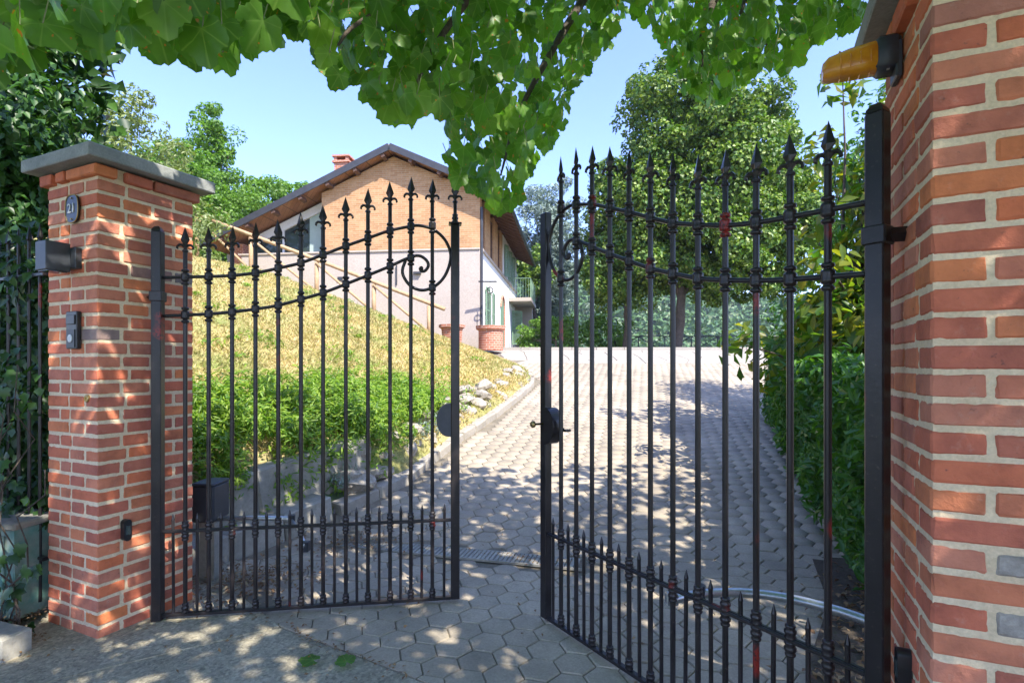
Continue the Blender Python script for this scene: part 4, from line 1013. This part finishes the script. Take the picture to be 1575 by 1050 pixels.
# magnolia with separate large leaves
mg = thing('magnolia_tree', 'magnolia with large glossy leaves standing right behind the near pillar', 'tree', (3.6, 5.6, float(g(5.6))))
tm = MB(); pts, rr = limb((0, 0, -.2), (0, 0, 2.4), .11, .06, 6, .06); tm.tube(pts, rr, 8)
MC = np.concatenate([ellipsoid_clumps((3.75, 5.5, 2.5), (.95, 1.0, 1.1), 44, .5), ellipsoid_clumps((3.4, 5.5, 1.9), (.95, .9, .75), 24, .5), ellipsoid_clumps((4.4, 5.8, 3.6), (.95, 1.0, 1.6), 52, .4)])
for i in range(0, len(MC), 2):
    p = Vector(MC[i]) - mg.location; q, rr = limb((0, 0, random.uniform(.6, 2.2)), p, .03, .006, 4, .1); tm.tube(q, rr, 5)
tm.build('trunk', BARK, mg, True)
P, Nn = clumps_pos(MC, np.full(len(MC), .30), 40, .9, .3)
bl_ = MB(); outl = [(0, 0), (.10, .25), (.17, .55), (.15, .8), (0, 1), (-.15, .8), (-.17, .55), (-.10, .25)]
bl_.add([(x, y, abs(x) * .45 - .18 * y * y) for x, y in outl] + [(0, .55, -.08)], [(8, k, (k + 1) % 8) for k in range(8)])
mleaf = bl_.mesh('leaf', L_MAG, True)
order = np.argsort(P[:, 1] + P[:, 0] * .5); vis = order[:300]
for i in vis:
    q = Vector(Nn[i]).to_track_quat('Z', 'Y').to_euler(); q.rotate_axis('Z', random.uniform(0, 6.28)); s = random.uniform(.14, .20)
    put('leaf', mleaf, mg, Vector(P[i]) - mg.location, q, (s * 1.25, s, s))
cloud_obj('crown', P[order[300:]], Nn[order[300:]], .17, .08, L_MAG, mg)
# second evergreen mass behind, closing the right side
tree('laurel_bush', 'dark evergreen shrub mass behind the magnolia, right of the drive', (5.3, 8.2, .7), 1.2, .07, [((5.4, 7.9, 1.9), (1.3, 1.2, 1.1)), ((6.0, 7.6, 3.6), (1.3, 1.2, 2.2))], 190, .35, 90, (.11, .05), L_HEDGE, cat='bush', branches=12)

# right hedge
hd = thing('hedge', 'clipped dark green hedge along the right edge of the driveway', 'hedge', (2.9, 5.2, 0))
HP = [(2.00, 2.75), (2.25, 3.6), (2.75, 5.0), (3.35, 6.6), (3.95, 8.2)]
hy = np.array([p[1] for p in HP]); hx_ = np.array([p[0] for p in HP])
n = 30000; Y = rng.uniform(2.7, 8.3, n) ; Y = 2.7 + (Y - 2.7) ** 1.0
x0 = np.interp(Y, hy, hx_); hh = 1.30 + .05 * np.sin(Y * 3); w_ = 1.1
face = rng.random(n); u_ = rng.random(n)
dpt = rng.exponential(.05, n)
bul = .10 * np.array([noise.noise(Vector((a * 2.2, b * 2.5, 0))) for a, b in zip(Y, u_ * 1.3)])
X = np.where(face < .62, x0 + dpt - bul, x0 + u_ * w_); Zr = np.where(face < .62, u_ * hh, hh - dpt + bul)
Z = g(Y) * .7 + Zr
X = X + .12 * sst(Zr, hh - .25, hh) * (face < .62) + .10 * (1 - sst(Zr, 0, .4)) * (face < .62)
P = np.stack([X, Y, Z], 1); Nn = np.where((face < .62)[:, None], np.array([-1, -.5, .4]), np.array([-.1, -.2, 1])) + rng.normal(size=(n, 3)) * .6
cloud_obj('foliage', P, Nn, .09, .036, L_HEDGE, hd)
# near end of hedge
n = 9000; u_ = rng.random(n); v_ = rng.random(n); dpt = rng.exponential(.05, n)
P = np.stack([2.0 + u_ * 1.1, 2.72 + dpt + .06 * np.sin(u_ * 9), .02 + v_ * 1.30], 1)
cloud_obj('foliage', P, np.array([-.3, -1, .4]) + rng.normal(size=(n, 3)) * .6, .09, .036, L_HEDGE, hd)
C = []
for k in range(170):
    yy = random.uniform(2.75, 8.3); xx = float(np.interp(yy, hy, hx_)); e = random.random()
    C.append((xx + (.02 if e < .5 else random.random() * .9), yy, float(g(yy)) * .7 + (random.uniform(.2, 1.3) if e < .5 else 1.30 + random.uniform(0, .08))))
C = np.array(C); P, Nn = clumps_pos(C, rng.uniform(.08, .17, len(C)), 34, 1.1, .3)
C2 = C[::2] + np.array([-.10, -.03, .06]); P2_, N2_ = clumps_pos(C2, rng.uniform(.07, .15, len(C2)), 22, 1.1, .3); P = np.concatenate([P, P2_]); Nn = np.concatenate([Nn, N2_])
cloud_obj('sprigs', P, Nn, .115, .038, L_HEDGE, hd)
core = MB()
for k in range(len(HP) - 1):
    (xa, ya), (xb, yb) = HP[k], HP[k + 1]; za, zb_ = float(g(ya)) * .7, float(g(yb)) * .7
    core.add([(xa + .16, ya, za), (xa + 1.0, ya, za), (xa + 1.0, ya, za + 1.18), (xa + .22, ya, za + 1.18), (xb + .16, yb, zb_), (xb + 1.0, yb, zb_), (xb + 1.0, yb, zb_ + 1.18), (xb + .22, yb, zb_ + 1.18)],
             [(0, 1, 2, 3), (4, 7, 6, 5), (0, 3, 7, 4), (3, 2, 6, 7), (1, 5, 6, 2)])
o = core.build('shade_core', plain('hedge_inner_shade', (.010, .014, .006), (.02, .028, .01), 20, .95), hd); o.location = -hd.location  # solid core blocks the view through; near-black colour paints the shade inside the hedge

# bank shrubs (stuff: ground cover)
n = 0; PP = []; NNs = []
C = []
for k in range(900):
    Y = random.uniform(3.7, 8.0); d = random.uniform(.30, 2.4); x = float(kerbx(Y)) - d; z = zg(x, Y)
    if z > 1.02 + .12 * noise.noise(Vector((x * 2, Y * 2, 0))): continue
    if Y > 7.0 and random.random() < (Y - 7.0): continue
    C.append((x, Y, z + random.uniform(.08, .34)))
for k in range(40):
    Y = random.uniform(3.7, 6.4); C.append((float(kerbx(Y)) - random.uniform(.22, .5), Y, float(g(Y)) + random.uniform(.38, .66) * (1 if Y < 5.4 else .6)))
C = np.array(C); P, Nn = clumps_pos(C, rng.uniform(.09, .24, len(C)), 95, .8, .3)
sb = thing('bank_shrubs', 'bright green low shrubs filling the bank just above the concrete wall', 'shrubs', (-2.0, 5.2, .7))
cloud_obj('foliage', P, Nn + np.array([.1, -.3, .4]), .070, .018, L_SHRUB, sb)
# small silvery plant on stones
C = []
for k in range(26):
    Y = random.uniform(4.9, 7.2); C.append((float(kerbx(Y)) - random.uniform(.16, .4), Y, float(g(Y)) + random.uniform(.12, .4)))
C = np.array(C); P, Nn = clumps_pos(C, np.full(len(C), .10), 60, .9, .2)
sp = thing('silver_plant', 'grey-green trailing plants spilling over the rubble stones by the kerb', 'plant', (-1.3, 5.6, .3))
cloud_obj('foliage', P, Nn, .06, .014, L_SILV, sp)
# grass blades on bank
n = 95000; Y = rng.uniform(4.0, 16.4, n); D = rng.uniform(.15, 10, n) * (.3 + .7 * rng.random(n)); X = kerbx(Y) - D
Z = bank_z(X[:1], Y[:1]); 
Zv = ground_z(X, Y); P = np.stack([X, Y, Zv + .01], 1)
keep = (X + 2.4) * NX + (Y - 3.1) * NY > .9; P = P[keep]; n = len(P)
az = rng.uniform(0, 6.28, n); H_ = rng.uniform(.02, .07, n); wv = .004 + rng.uniform(0, .006, n) + .0006 * P[:, 1]
dv = np.stack([np.cos(az), np.sin(az), np.zeros(n)], 1) * wv[:, None]; tipv = np.stack([rng.normal(0, .04, n), rng.normal(0, .04, n), H_], 1)
V = np.stack([P - dv, P + dv, P + tipv], 1).reshape(-1, 3); Fc = np.arange(3 * n).reshape(-1, 3)
o = link(bpy.data.objects.new('grass', npmesh('grass', V, Fc, GRASS))); tag(o, 'dry yellow-green grass covering the bank below the house', 'grass', kind='stuff')
# weeds: dark green tufts on the slope
C = []
for k in range(100):
    Y = random.uniform(6.0, 14.5); d = random.uniform(.8, 6.5); x = float(kerbx(Y)) - d
    if noise.noise(Vector((x * .5, Y * .5, 3))) < -.05: continue
    C.append((x, Y, zg(x, Y) + .04))
C = np.array(C); P, Nn = clumps_pos(C, rng.uniform(.08, .28, len(C)), 40, .4, .2)
o = cloud_obj('weeds', P, Nn, .08, .022, L_SHRUB, None); tag(o, 'low green weed tufts scattered through the dry grass of the bank', 'weeds', kind='stuff')

# ------------------------------------------------------------------ left climber, ivy
cl = thing('climber', 'dark leafy climber rising high behind the left fence', 'climber', (-3.4, 4.0, 0))
C = np.concatenate([ellipsoid_clumps((-4.65, 4.4, 3.5), (1.15, .7, 1.0), 60, .6), ellipsoid_clumps((-4.5, 4.3, 2.3), (1.15, .7, 1.2), 60, .6), ellipsoid_clumps((-3.85, 3.9, 1.6), (.80, .35, 1.4), 60, .6), ellipsoid_clumps((-4.45, 4.4, 4.2), (.9, .6, .6), 30, .5), ellipsoid_clumps((-3.75, 4.1, 3.0), (.40, .35, .7), 24, .5)])
P, Nn = clumps_pos(C, rng.uniform(.18, .34, len(C)), 135, .9, .3)
cloud_obj('foliage', P, Nn + np.array([.2, -.6, .2]), .075, .048, L_DARK, cl, tipdir=np.array([0, 0, -1.0]))
n = 5000; P = np.stack([rng.uniform(-6.0, -3.75, n), rng.uniform(4.7, 5.2, n), rng.uniform(0, 4.6, n)], 1)
cloud_obj('foliage', P, np.array([0, -1, .2]) + rng.normal(size=(n, 3)) * .4, .16, .11, L_IVY, cl)
tm = MB()
for k in range(14):
    q, rr = limb((random.uniform(-.8, .6), random.uniform(-.2, .5), 0), (random.uniform(-1.4, .1), random.uniform(-.2, .5), random.uniform(2.0, 3.3)), .02, .006, 7, .12); tm.tube(q, rr, 5)
tm.build('stems', BARK, cl, True)
# ivy with separate leaves on the fence and in front of the box
ivl = MB(); o5 = [(0, 0), (.22, -.12), (.50, .10), (.36, .34), (.42, .62), (.16, .62), (0, 1), (-.16, .62), (-.42, .62), (-.36, .34), (-.50, .10), (-.22, -.12)]
ivl.add([(x, y, -.25 * (x * x + (y - .3) ** 2)) for x, y in o5] + [(0, .32, .05)], [(12, k, (k + 1) % 12) for k in range(12)])
ivm = ivl.mesh('leaf', L_IVY, True)
iv = thing('ivy', 'dark green ivy trailing over the fence foot and teal box beside the left pillar', 'ivy', (-2.8, 2.9, 0))
tm = MB(); spots = []
for k in range(26):
    x = random.uniform(-.65, .22); zt = random.uniform(.25, 1.5); y0 = -.02 + (-.35 if random.random() < .3 else .02) + (-.45 * x)
    q, rr = limb((x, y0, .02), (x + random.uniform(-.2, .25), y0 + random.uniform(-.08, .05), zt), .006, .003, 7, .25); tm.tube(q, rr, 4)
    spots += [p for p in q for _ in range(2)]
tm.build('stem', BARK, iv)
for p in random.choices(spots, k=270):
    pp = p + Vector((random.uniform(-.07, .07), random.uniform(-.08, .05), random.uniform(-.06, .06))); pp.z = max(pp.z, .04)
    if pp.x > .17 and pp.z > .55: pp.x -= .2
    nrm = Vector((random.uniform(-.5, .5), -1, random.uniform(-.1, .9))); q = nrm.to_track_quat('Z', 'Y').to_euler(); q.rotate_axis('Z', random.uniform(2.4, 3.9)); s = random.uniform(.05, .09)
    put('leaf', ivm, iv, pp, q, (s, s, s))
C = np.array([(random.uniform(-3.5, -2.66), random.uniform(3.12, 3.3), random.uniform(.5, 2.2)) for _ in range(90)]); C[:, 1] = 2.98 + (-2.62 - C[:, 0]) * .455 + rng.uniform(.02, .2, len(C))
P, Nn = clumps_pos(C, np.full(len(C), .16), 34, 1, .2)
cloud_obj('foliage', P, Nn + np.array([.2, -.8, .2]), .065, .05, L_IVY, iv, tipdir=np.array([0, 0, -1.0]))

# ------------------------------------------------------------------ overhanging tree (canopy over the entrance)
def canopy_leaf(var):
    pts = []; lobes = [(-112, .54), (-50, .80), (0, 1.0), (50, .80), (112, .54)]
    def rad(a):
        r = .42
        for c_, l_ in lobes: r = max(r, l_ * (1 - (abs(a - c_) / 44.0) ** 1.7 * (.30 if l_ < .9 else .42)))
        return r
    ang = np.linspace(-150, 150, 37); V = [(0, 0, 0)]; vein = [1.0]
    for i, a in enumerate(ang):
        r = rad(a) * (1.0 if i % 2 == 0 else .925) * (1 + .03 * math.sin(i * 2.3 + var)); x = r * math.sin(R(a)); y = r * math.cos(R(a))
        V.append((x, y, 0)); 
    mid = []
    for i, a in enumerate(ang):
        r = rad(a) * .5; x = r * math.sin(R(a)); y = r * math.cos(R(a)); mid.append((x, y, 0))
    allv = V + mid; out = []
    for x, y, z in allv:
        out.append((x, y, (-.08, -.16, -.30, -.22)[var] * y * y * (1 if y > 0 else .3) + (.10, .22, .30, .04)[var] * abs(x) - .28 * x * x + .045 * math.sin(7 * x + 5 * y + var)))
    m_ = len(ang); f = []
    for i in range(m_ - 1):
        o1, o2 = 1 + i, 2 + i; i1, i2 = 1 + m_ + i, 2 + m_ + i; f += [(0, i2, i1), (i1, i2, o2), (i1, o2, o1)]
    return out, f, ang
def leaf_vein(ang):
    v = [1.0]; rv = []
    for a in ang:
        d = min(abs(a - c_) for c_ in (-112, -50, 0, 50, 112)); rv.append(1.0 if d < 4 else 0.0)
    return v + rv + rv
canm = []
for var in range(4):
    v, f, ang = canopy_leaf(var); me = bpy.data.meshes.new('leaf'); me.from_pydata(v, [], f); me.materials.append(L_CAN2)
    at_ = me.attributes.new('vein', 'FLOAT', 'POINT'); at_.data.foreach_set('value', leaf_vein(ang)); me.polygons.foreach_set('use_smooth', [True] * len(me.polygons)); me.update(); canm.append(me)
ot = thing('overhanging_tree', 'broad-leaved tree whose low leafy branches hang over the gateway from above', 'tree', (3.8, -1.6, 0))
bound = [(-60, 150), (0, 120), (50, 118), (95, 85), (150, 95), (185, 70), (235, 112), (270, 85), (300, 105), (335, 128), (368, 88), (400, 85), (430, 75), (450, 60), (480, 80), (505, 130), (540, 150), (575, 165), (600, 190), (635, 205), (660, 150), (690, 215), (690, 270), (715, 300), (770, 335), (800, 310), (815, 255), (860, 215), (880, 150), (905, 100), (935, 80), (950, 35), (985, 25), (1010, 60), (1040, 120), (1070, 165), (1110, 165), (1150, 130), (1190, 110), (1215, 118), (1240, 80), (1290, 60), (1340, 40)]
bxs = [b[0] for b in bound]; bys = [b[1] for b in bound]
def depth_at(x): return float(np.interp(x, [-60, 100, 350, 500, 700, 850, 1000, 1200, 1350], [1.05, 1.05, 1.25, 1.6, 2.1, 2.7, 3.1, 2.7, 2.4]))
leaves = []
def cand(x, y, dscale, s): leaves.append((x, y, dscale, s))
x = -50.0
rows = []
for tries in range(9000):
    x = random.uniform(-60, 1340); by_ = float(np.interp(x, bxs, bys)); y = random.uniform(-70, by_)
    Yd = depth_at(x) * random.uniform(.9, 1.25); s = random.choice((random.uniform(.05, .08), random.uniform(.07, .10))) if x > 480 else random.choice((random.uniform(.06, .09), random.uniform(.085, .125)))
    ext = s * .95 * F / Yd
    if y + ext > by_ + 6: y = by_ - ext - random.random() ** 2 * 60
    if y < -90: continue
    sz = s * F / Yd
    ok = sum(1 for (a, b, c, d_) in rows if abs(a - x) < sz * .42 and abs(b - y) < sz * .42)
    if ok >= (1 if x < 480 else 1): continue
    rows.append((x, y, Yd, s))
rows.sort(key=lambda r_: -(r_[3] / r_[2]) - (0 if r_[1] > -40 else -1))
print('canopy leaves', len(rows))
def leaf_matrix(p, s, up=0.0):
    tip = Vector((random.gauss(0, .5), random.gauss(-.05, .5), -1 + up)); nrm = Vector((random.gauss(.1, .75), -1, random.gauss(.2, .6)))
    tip.normalize(); nrm = (nrm - tip * nrm.dot(tip)).normalized(); xx = tip.cross(nrm)
    return Matrix(((xx.x * s, tip.x * s, nrm.x * s, p.x), (xx.y * s, tip.y * s, nrm.y * s, p.y), (xx.z * s, tip.z * s, nrm.z * s, p.z), (0, 0, 0, 1)))
OT0 = ot.location.copy()
restV = []; restF = []; restA = []; cnt = 0
templ = [(np.array([v.co[:] for v in m.vertices]), np.array([list(p.vertices) for p in m.polygons]), np.array(leaf_vein(ang))) for m in canm]
def add_rest(M_, k):
    global cnt
    v, f, a = templ[k]; Mn = np.array(M_); w = v @ Mn[:3, :3].T + Mn[:3, 3]; restV.append(w); restF.append(f + cnt); restA.append(a); cnt += len(v)
petiole = MB()
for i, (x, y, Yd, s) in enumerate(rows):
    p = at(x, y, Yd) - OT0; Mx = leaf_matrix(p, s)
    if i < 300:
        o = put('leaf', random.choice(canm), ot); o.matrix_local = Mx
    else: add_rest(Mx, random.randrange(4))
    petiole.tube([p, p + Vector((random.uniform(-.03, .03), random.uniform(0, .04), .06 + .03 * random.random()))], .0016, 4, False)
petiole.build('leaf_stalks', plain('leaf_stalk', (.16, .20, .07), (.22, .22, .09), 8, .6), ot, kind='stuff')
# leaves higher up and over the camera, out of frame, which shade the entrance
m = 26000; P = np.stack([rng.uniform(-4.4, 5.4, m), rng.uniform(-4.6, 3.9, m), rng.uniform(2.9, 5.6, m)], 1)
lim = np.where(P[:, 1] > 0, EYE + (562 + 40) / F * P[:, 1] + .1, 2.7)
dn = np.array([noise.noise(Vector((a * .9, b * .9, c * .5))) for a, b, c in P]) + .5 * np.array([noise.noise(Vector((a * 3.1, b * 3.1, c))) for a, b, c in P])
P = P[(P[:, 2] > lim) & (dn > np.where(P[:, 0] > .2, -.36, -.25)) & (P[:, 2] < 5.6 - .55 * np.clip(P[:, 1] - 1.0, 0, 9))]
cloud_obj('upper_foliage', P, rng.normal(size=(len(P), 3)) * .5 + np.array([0, 0, 1]), .17, .14, L_CAN, ot)
V = np.concatenate(restV); Fc = np.concatenate(restF); me = npmesh('foliage', V, Fc, L_CAN, True); at_ = me.attributes.new('vein', 'FLOAT', 'POINT'); at_.data.foreach_set('value', np.concatenate(restA).astype(np.float32))
o = link(bpy.data.objects.new('foliage', me), ot); o['kind'] = 'stuff'
tm = MB(); pts, rr = limb((0, 0, -.1), (-.3, .2, 3.4), .26, .17, 8, .04); tm.tube(pts, rr, 12)
def br(p_list, r0, r1):
    P_ = smooth_path([Vector(p) - OT0 for p in p_list], 5); tm.tube(P_, [r0 + (r1 - r0) * k / (len(P_) - 1) for k in range(len(P_))], 6)
A0 = Vector((3.5, -1.4, 3.3))
br([A0, (2.4, .3, 3.9), at(1010, -250, 2.9), at(930, -60, 2.9), at(860, 60, 2.8), at(800, 170, 2.7), at(770, 270, 2.6)], .05, .004)
br([at(1010, -250, 2.9), at(820, -110, 2.3), at(690, 40, 2.1), at(640, 130, 2.0)], .03, .005)
br([at(820, -110, 2.3), at(600, -60, 1.8), at(420, -20, 1.5), at(250, -25, 1.3), at(60, -20, 1.15)], .02, .006)
br([at(700, -40, 2.1), at(560, 30, 1.75), at(520, 70, 1.7)], .012, .004)
br([A0, (2.3, 1.0, 3.6), at(1200, -120, 3.0), at(1090, 20, 3.0), at(1080, 110, 3.0)], .06, .006)
br([at(1200, -120, 3.0), at(1140, 20, 2.9), at(1180, 70, 2.9)], .015, .005)
br([A0, (1.0, -.8, 3.9), (-1.6, .2, 4.0), (-3.4, 1.4, 4.0)], .09, .02)
br([A0, (1.8, -2.4, 4.2), (-.8, -2.6, 4.4)], .08, .02)
br([A0, (2.6, 1.2, 4.4), (1.0, 2.6, 4.6)], .08, .02)
tm.build('trunk', BARK, ot, True)

# ------------------------------------------------------------------ distant wood on the hills
n = 9000; a = rng.uniform(-.75, .95, n); Y = rng.uniform(100, 270, n); X = a * Y; Z = far_z(X, Y)
C = np.stack([X, Y, Z + 1.2], 1); P, Nn = clumps_pos(C, rng.uniform(1.6, 3.4, n), 14, .9, .6)
o = cloud_obj('distant_wood', P, Nn, 2.2, 1.6, L_WOOD, None); tag(o, 'wooded green hills beyond the yard', 'wood', kind='stuff')
n = 500; X = rng.uniform(-6, 30, n); Y = rng.uniform(34, 60, n); C = np.stack([X, Y, ground_z(X, Y) + rng.uniform(0, 3.2, n)], 1); P, Nn = clumps_pos(C, rng.uniform(.6, 1.4, n), 150, .9, .5)
o = cloud_obj('valley_wood', P, Nn, .22, .15, L_WOOD, None); tag(o, 'green treetops just below the far edge of the yard', 'wood', kind='stuff')

# ------------------------------------------------------------------ leaf litter
def litter(name, label, pts, size=.03):
    P = np.array(pts); nn = rng.normal(size=(len(P), 3)) * .35 + np.array([0, 0, 1]); o = cloud_obj(name, P, nn, size, size * .55, DRY, None); tag(o, label, 'leaves', kind='stuff')
pts = []
for k in range(2600):
    x, y = random.uniform(.95, 2.3), random.uniform(1.9, 4.2)
    if x > 1.05 + (y - 1.9) * .75 + random.gauss(0, .16) : pts.append((x, y, float(g(y)) + .018 + random.random() * .025))
litter('hedge_litter', 'brown dry needles and leaves piled at the foot of the right hedge', pts, .045)
pts = []
for k in range(700): x, y = random.gauss(-1.75, .22), random.gauss(3.55, .18); pts.append((x, y, .02 + random.random() * .02))
for k in range(260): x = random.gauss(-1.3, .25); y = random.gauss(4.25, .12); pts.append((x, y, float(g(y)) + .02))
litter('corner_litter', 'brown dry leaves drifted behind the left gate leaf', pts)
pts = []
for k in range(170): x = random.gauss(.12, .14); pts.append((x, 4.12 - .26 * (x + .7) + random.gauss(0, .05), float(g(4.0)) + .015))
for k in range(520):
    x, y = random.uniform(-2.6, 1.4), random.uniform(1.9, 5.0)
    if noise.noise(Vector((x * 2, y * 2, 7))) > .05: pts.append((x, y, float(g(y)) + .013))
for k in range(240):
    x, y = random.uniform(-3.3, -2.4), random.uniform(2.4, 2.8); pts.append((x, y, .02 + random.random() * .02))
for k in range(260): x = random.uniform(-3.2, -2.6); pts.append((x, 3.0 - (x + 2.6) * .3 - random.random() * .2, .05 + random.random() * .03))
for k in range(220):
    s_ = random.uniform(-1, 3); p = P2(s_, random.gauss(-.01, .03)); pts.append((p[0], p[1], .014))
litter('scattered_litter', 'dry leaves scattered on the forecourt and around the drain', pts, .024)
for (px, py, lab) in ((482, 1024, 'bluish green fallen leaf lying on the gravel, left of its twin'), (533, 1027, 'bluish green fallen leaf lying on the gravel, right of its twin')):
    Yp = EYE * F / (py - 562); p = at(px, py, Yp); o = put('fallen_leaf', canm[0], None, (p.x, p.y, .03), (R(6), R(-4), random.uniform(0, 6)), (.075, .075, .06)); tag(o, lab, 'leaf', 'fallen green leaves')
# strip of soil below the hedge
MB().prism([(.98, 1.8), (2.4, 1.8), (3.2, 3.4), (4.8, 8.6), (3.9, 8.4), (2.5, 4.6), (1.9, 3.2), (1.45, 2.6)], -.05, .012).build('soil_bed', SOIL, kind='structure')
print('objects', len(bpy.data.objects))

# thin summer air, which fades the far hills
air = newmat('air')[0]; nt = air.node_tree; nt.nodes.remove(nt.nodes['Principled BSDF']); pvn_ = N(nt, 'ShaderNodeVolumePrincipled')
pvn_.inputs['Density'].default_value = HAZE; pvn_.inputs['Color'].default_value = (0.80, 0.88, 1.0, 1); pvn_.inputs['Anisotropy'].default_value = 0.2
nt.links.new(pvn_.outputs[0], nt.nodes['Material Output'].inputs['Volume'])
MB().box((0, 160, 28), (920, 580, 100)).build('haze', air, kind='stuff')
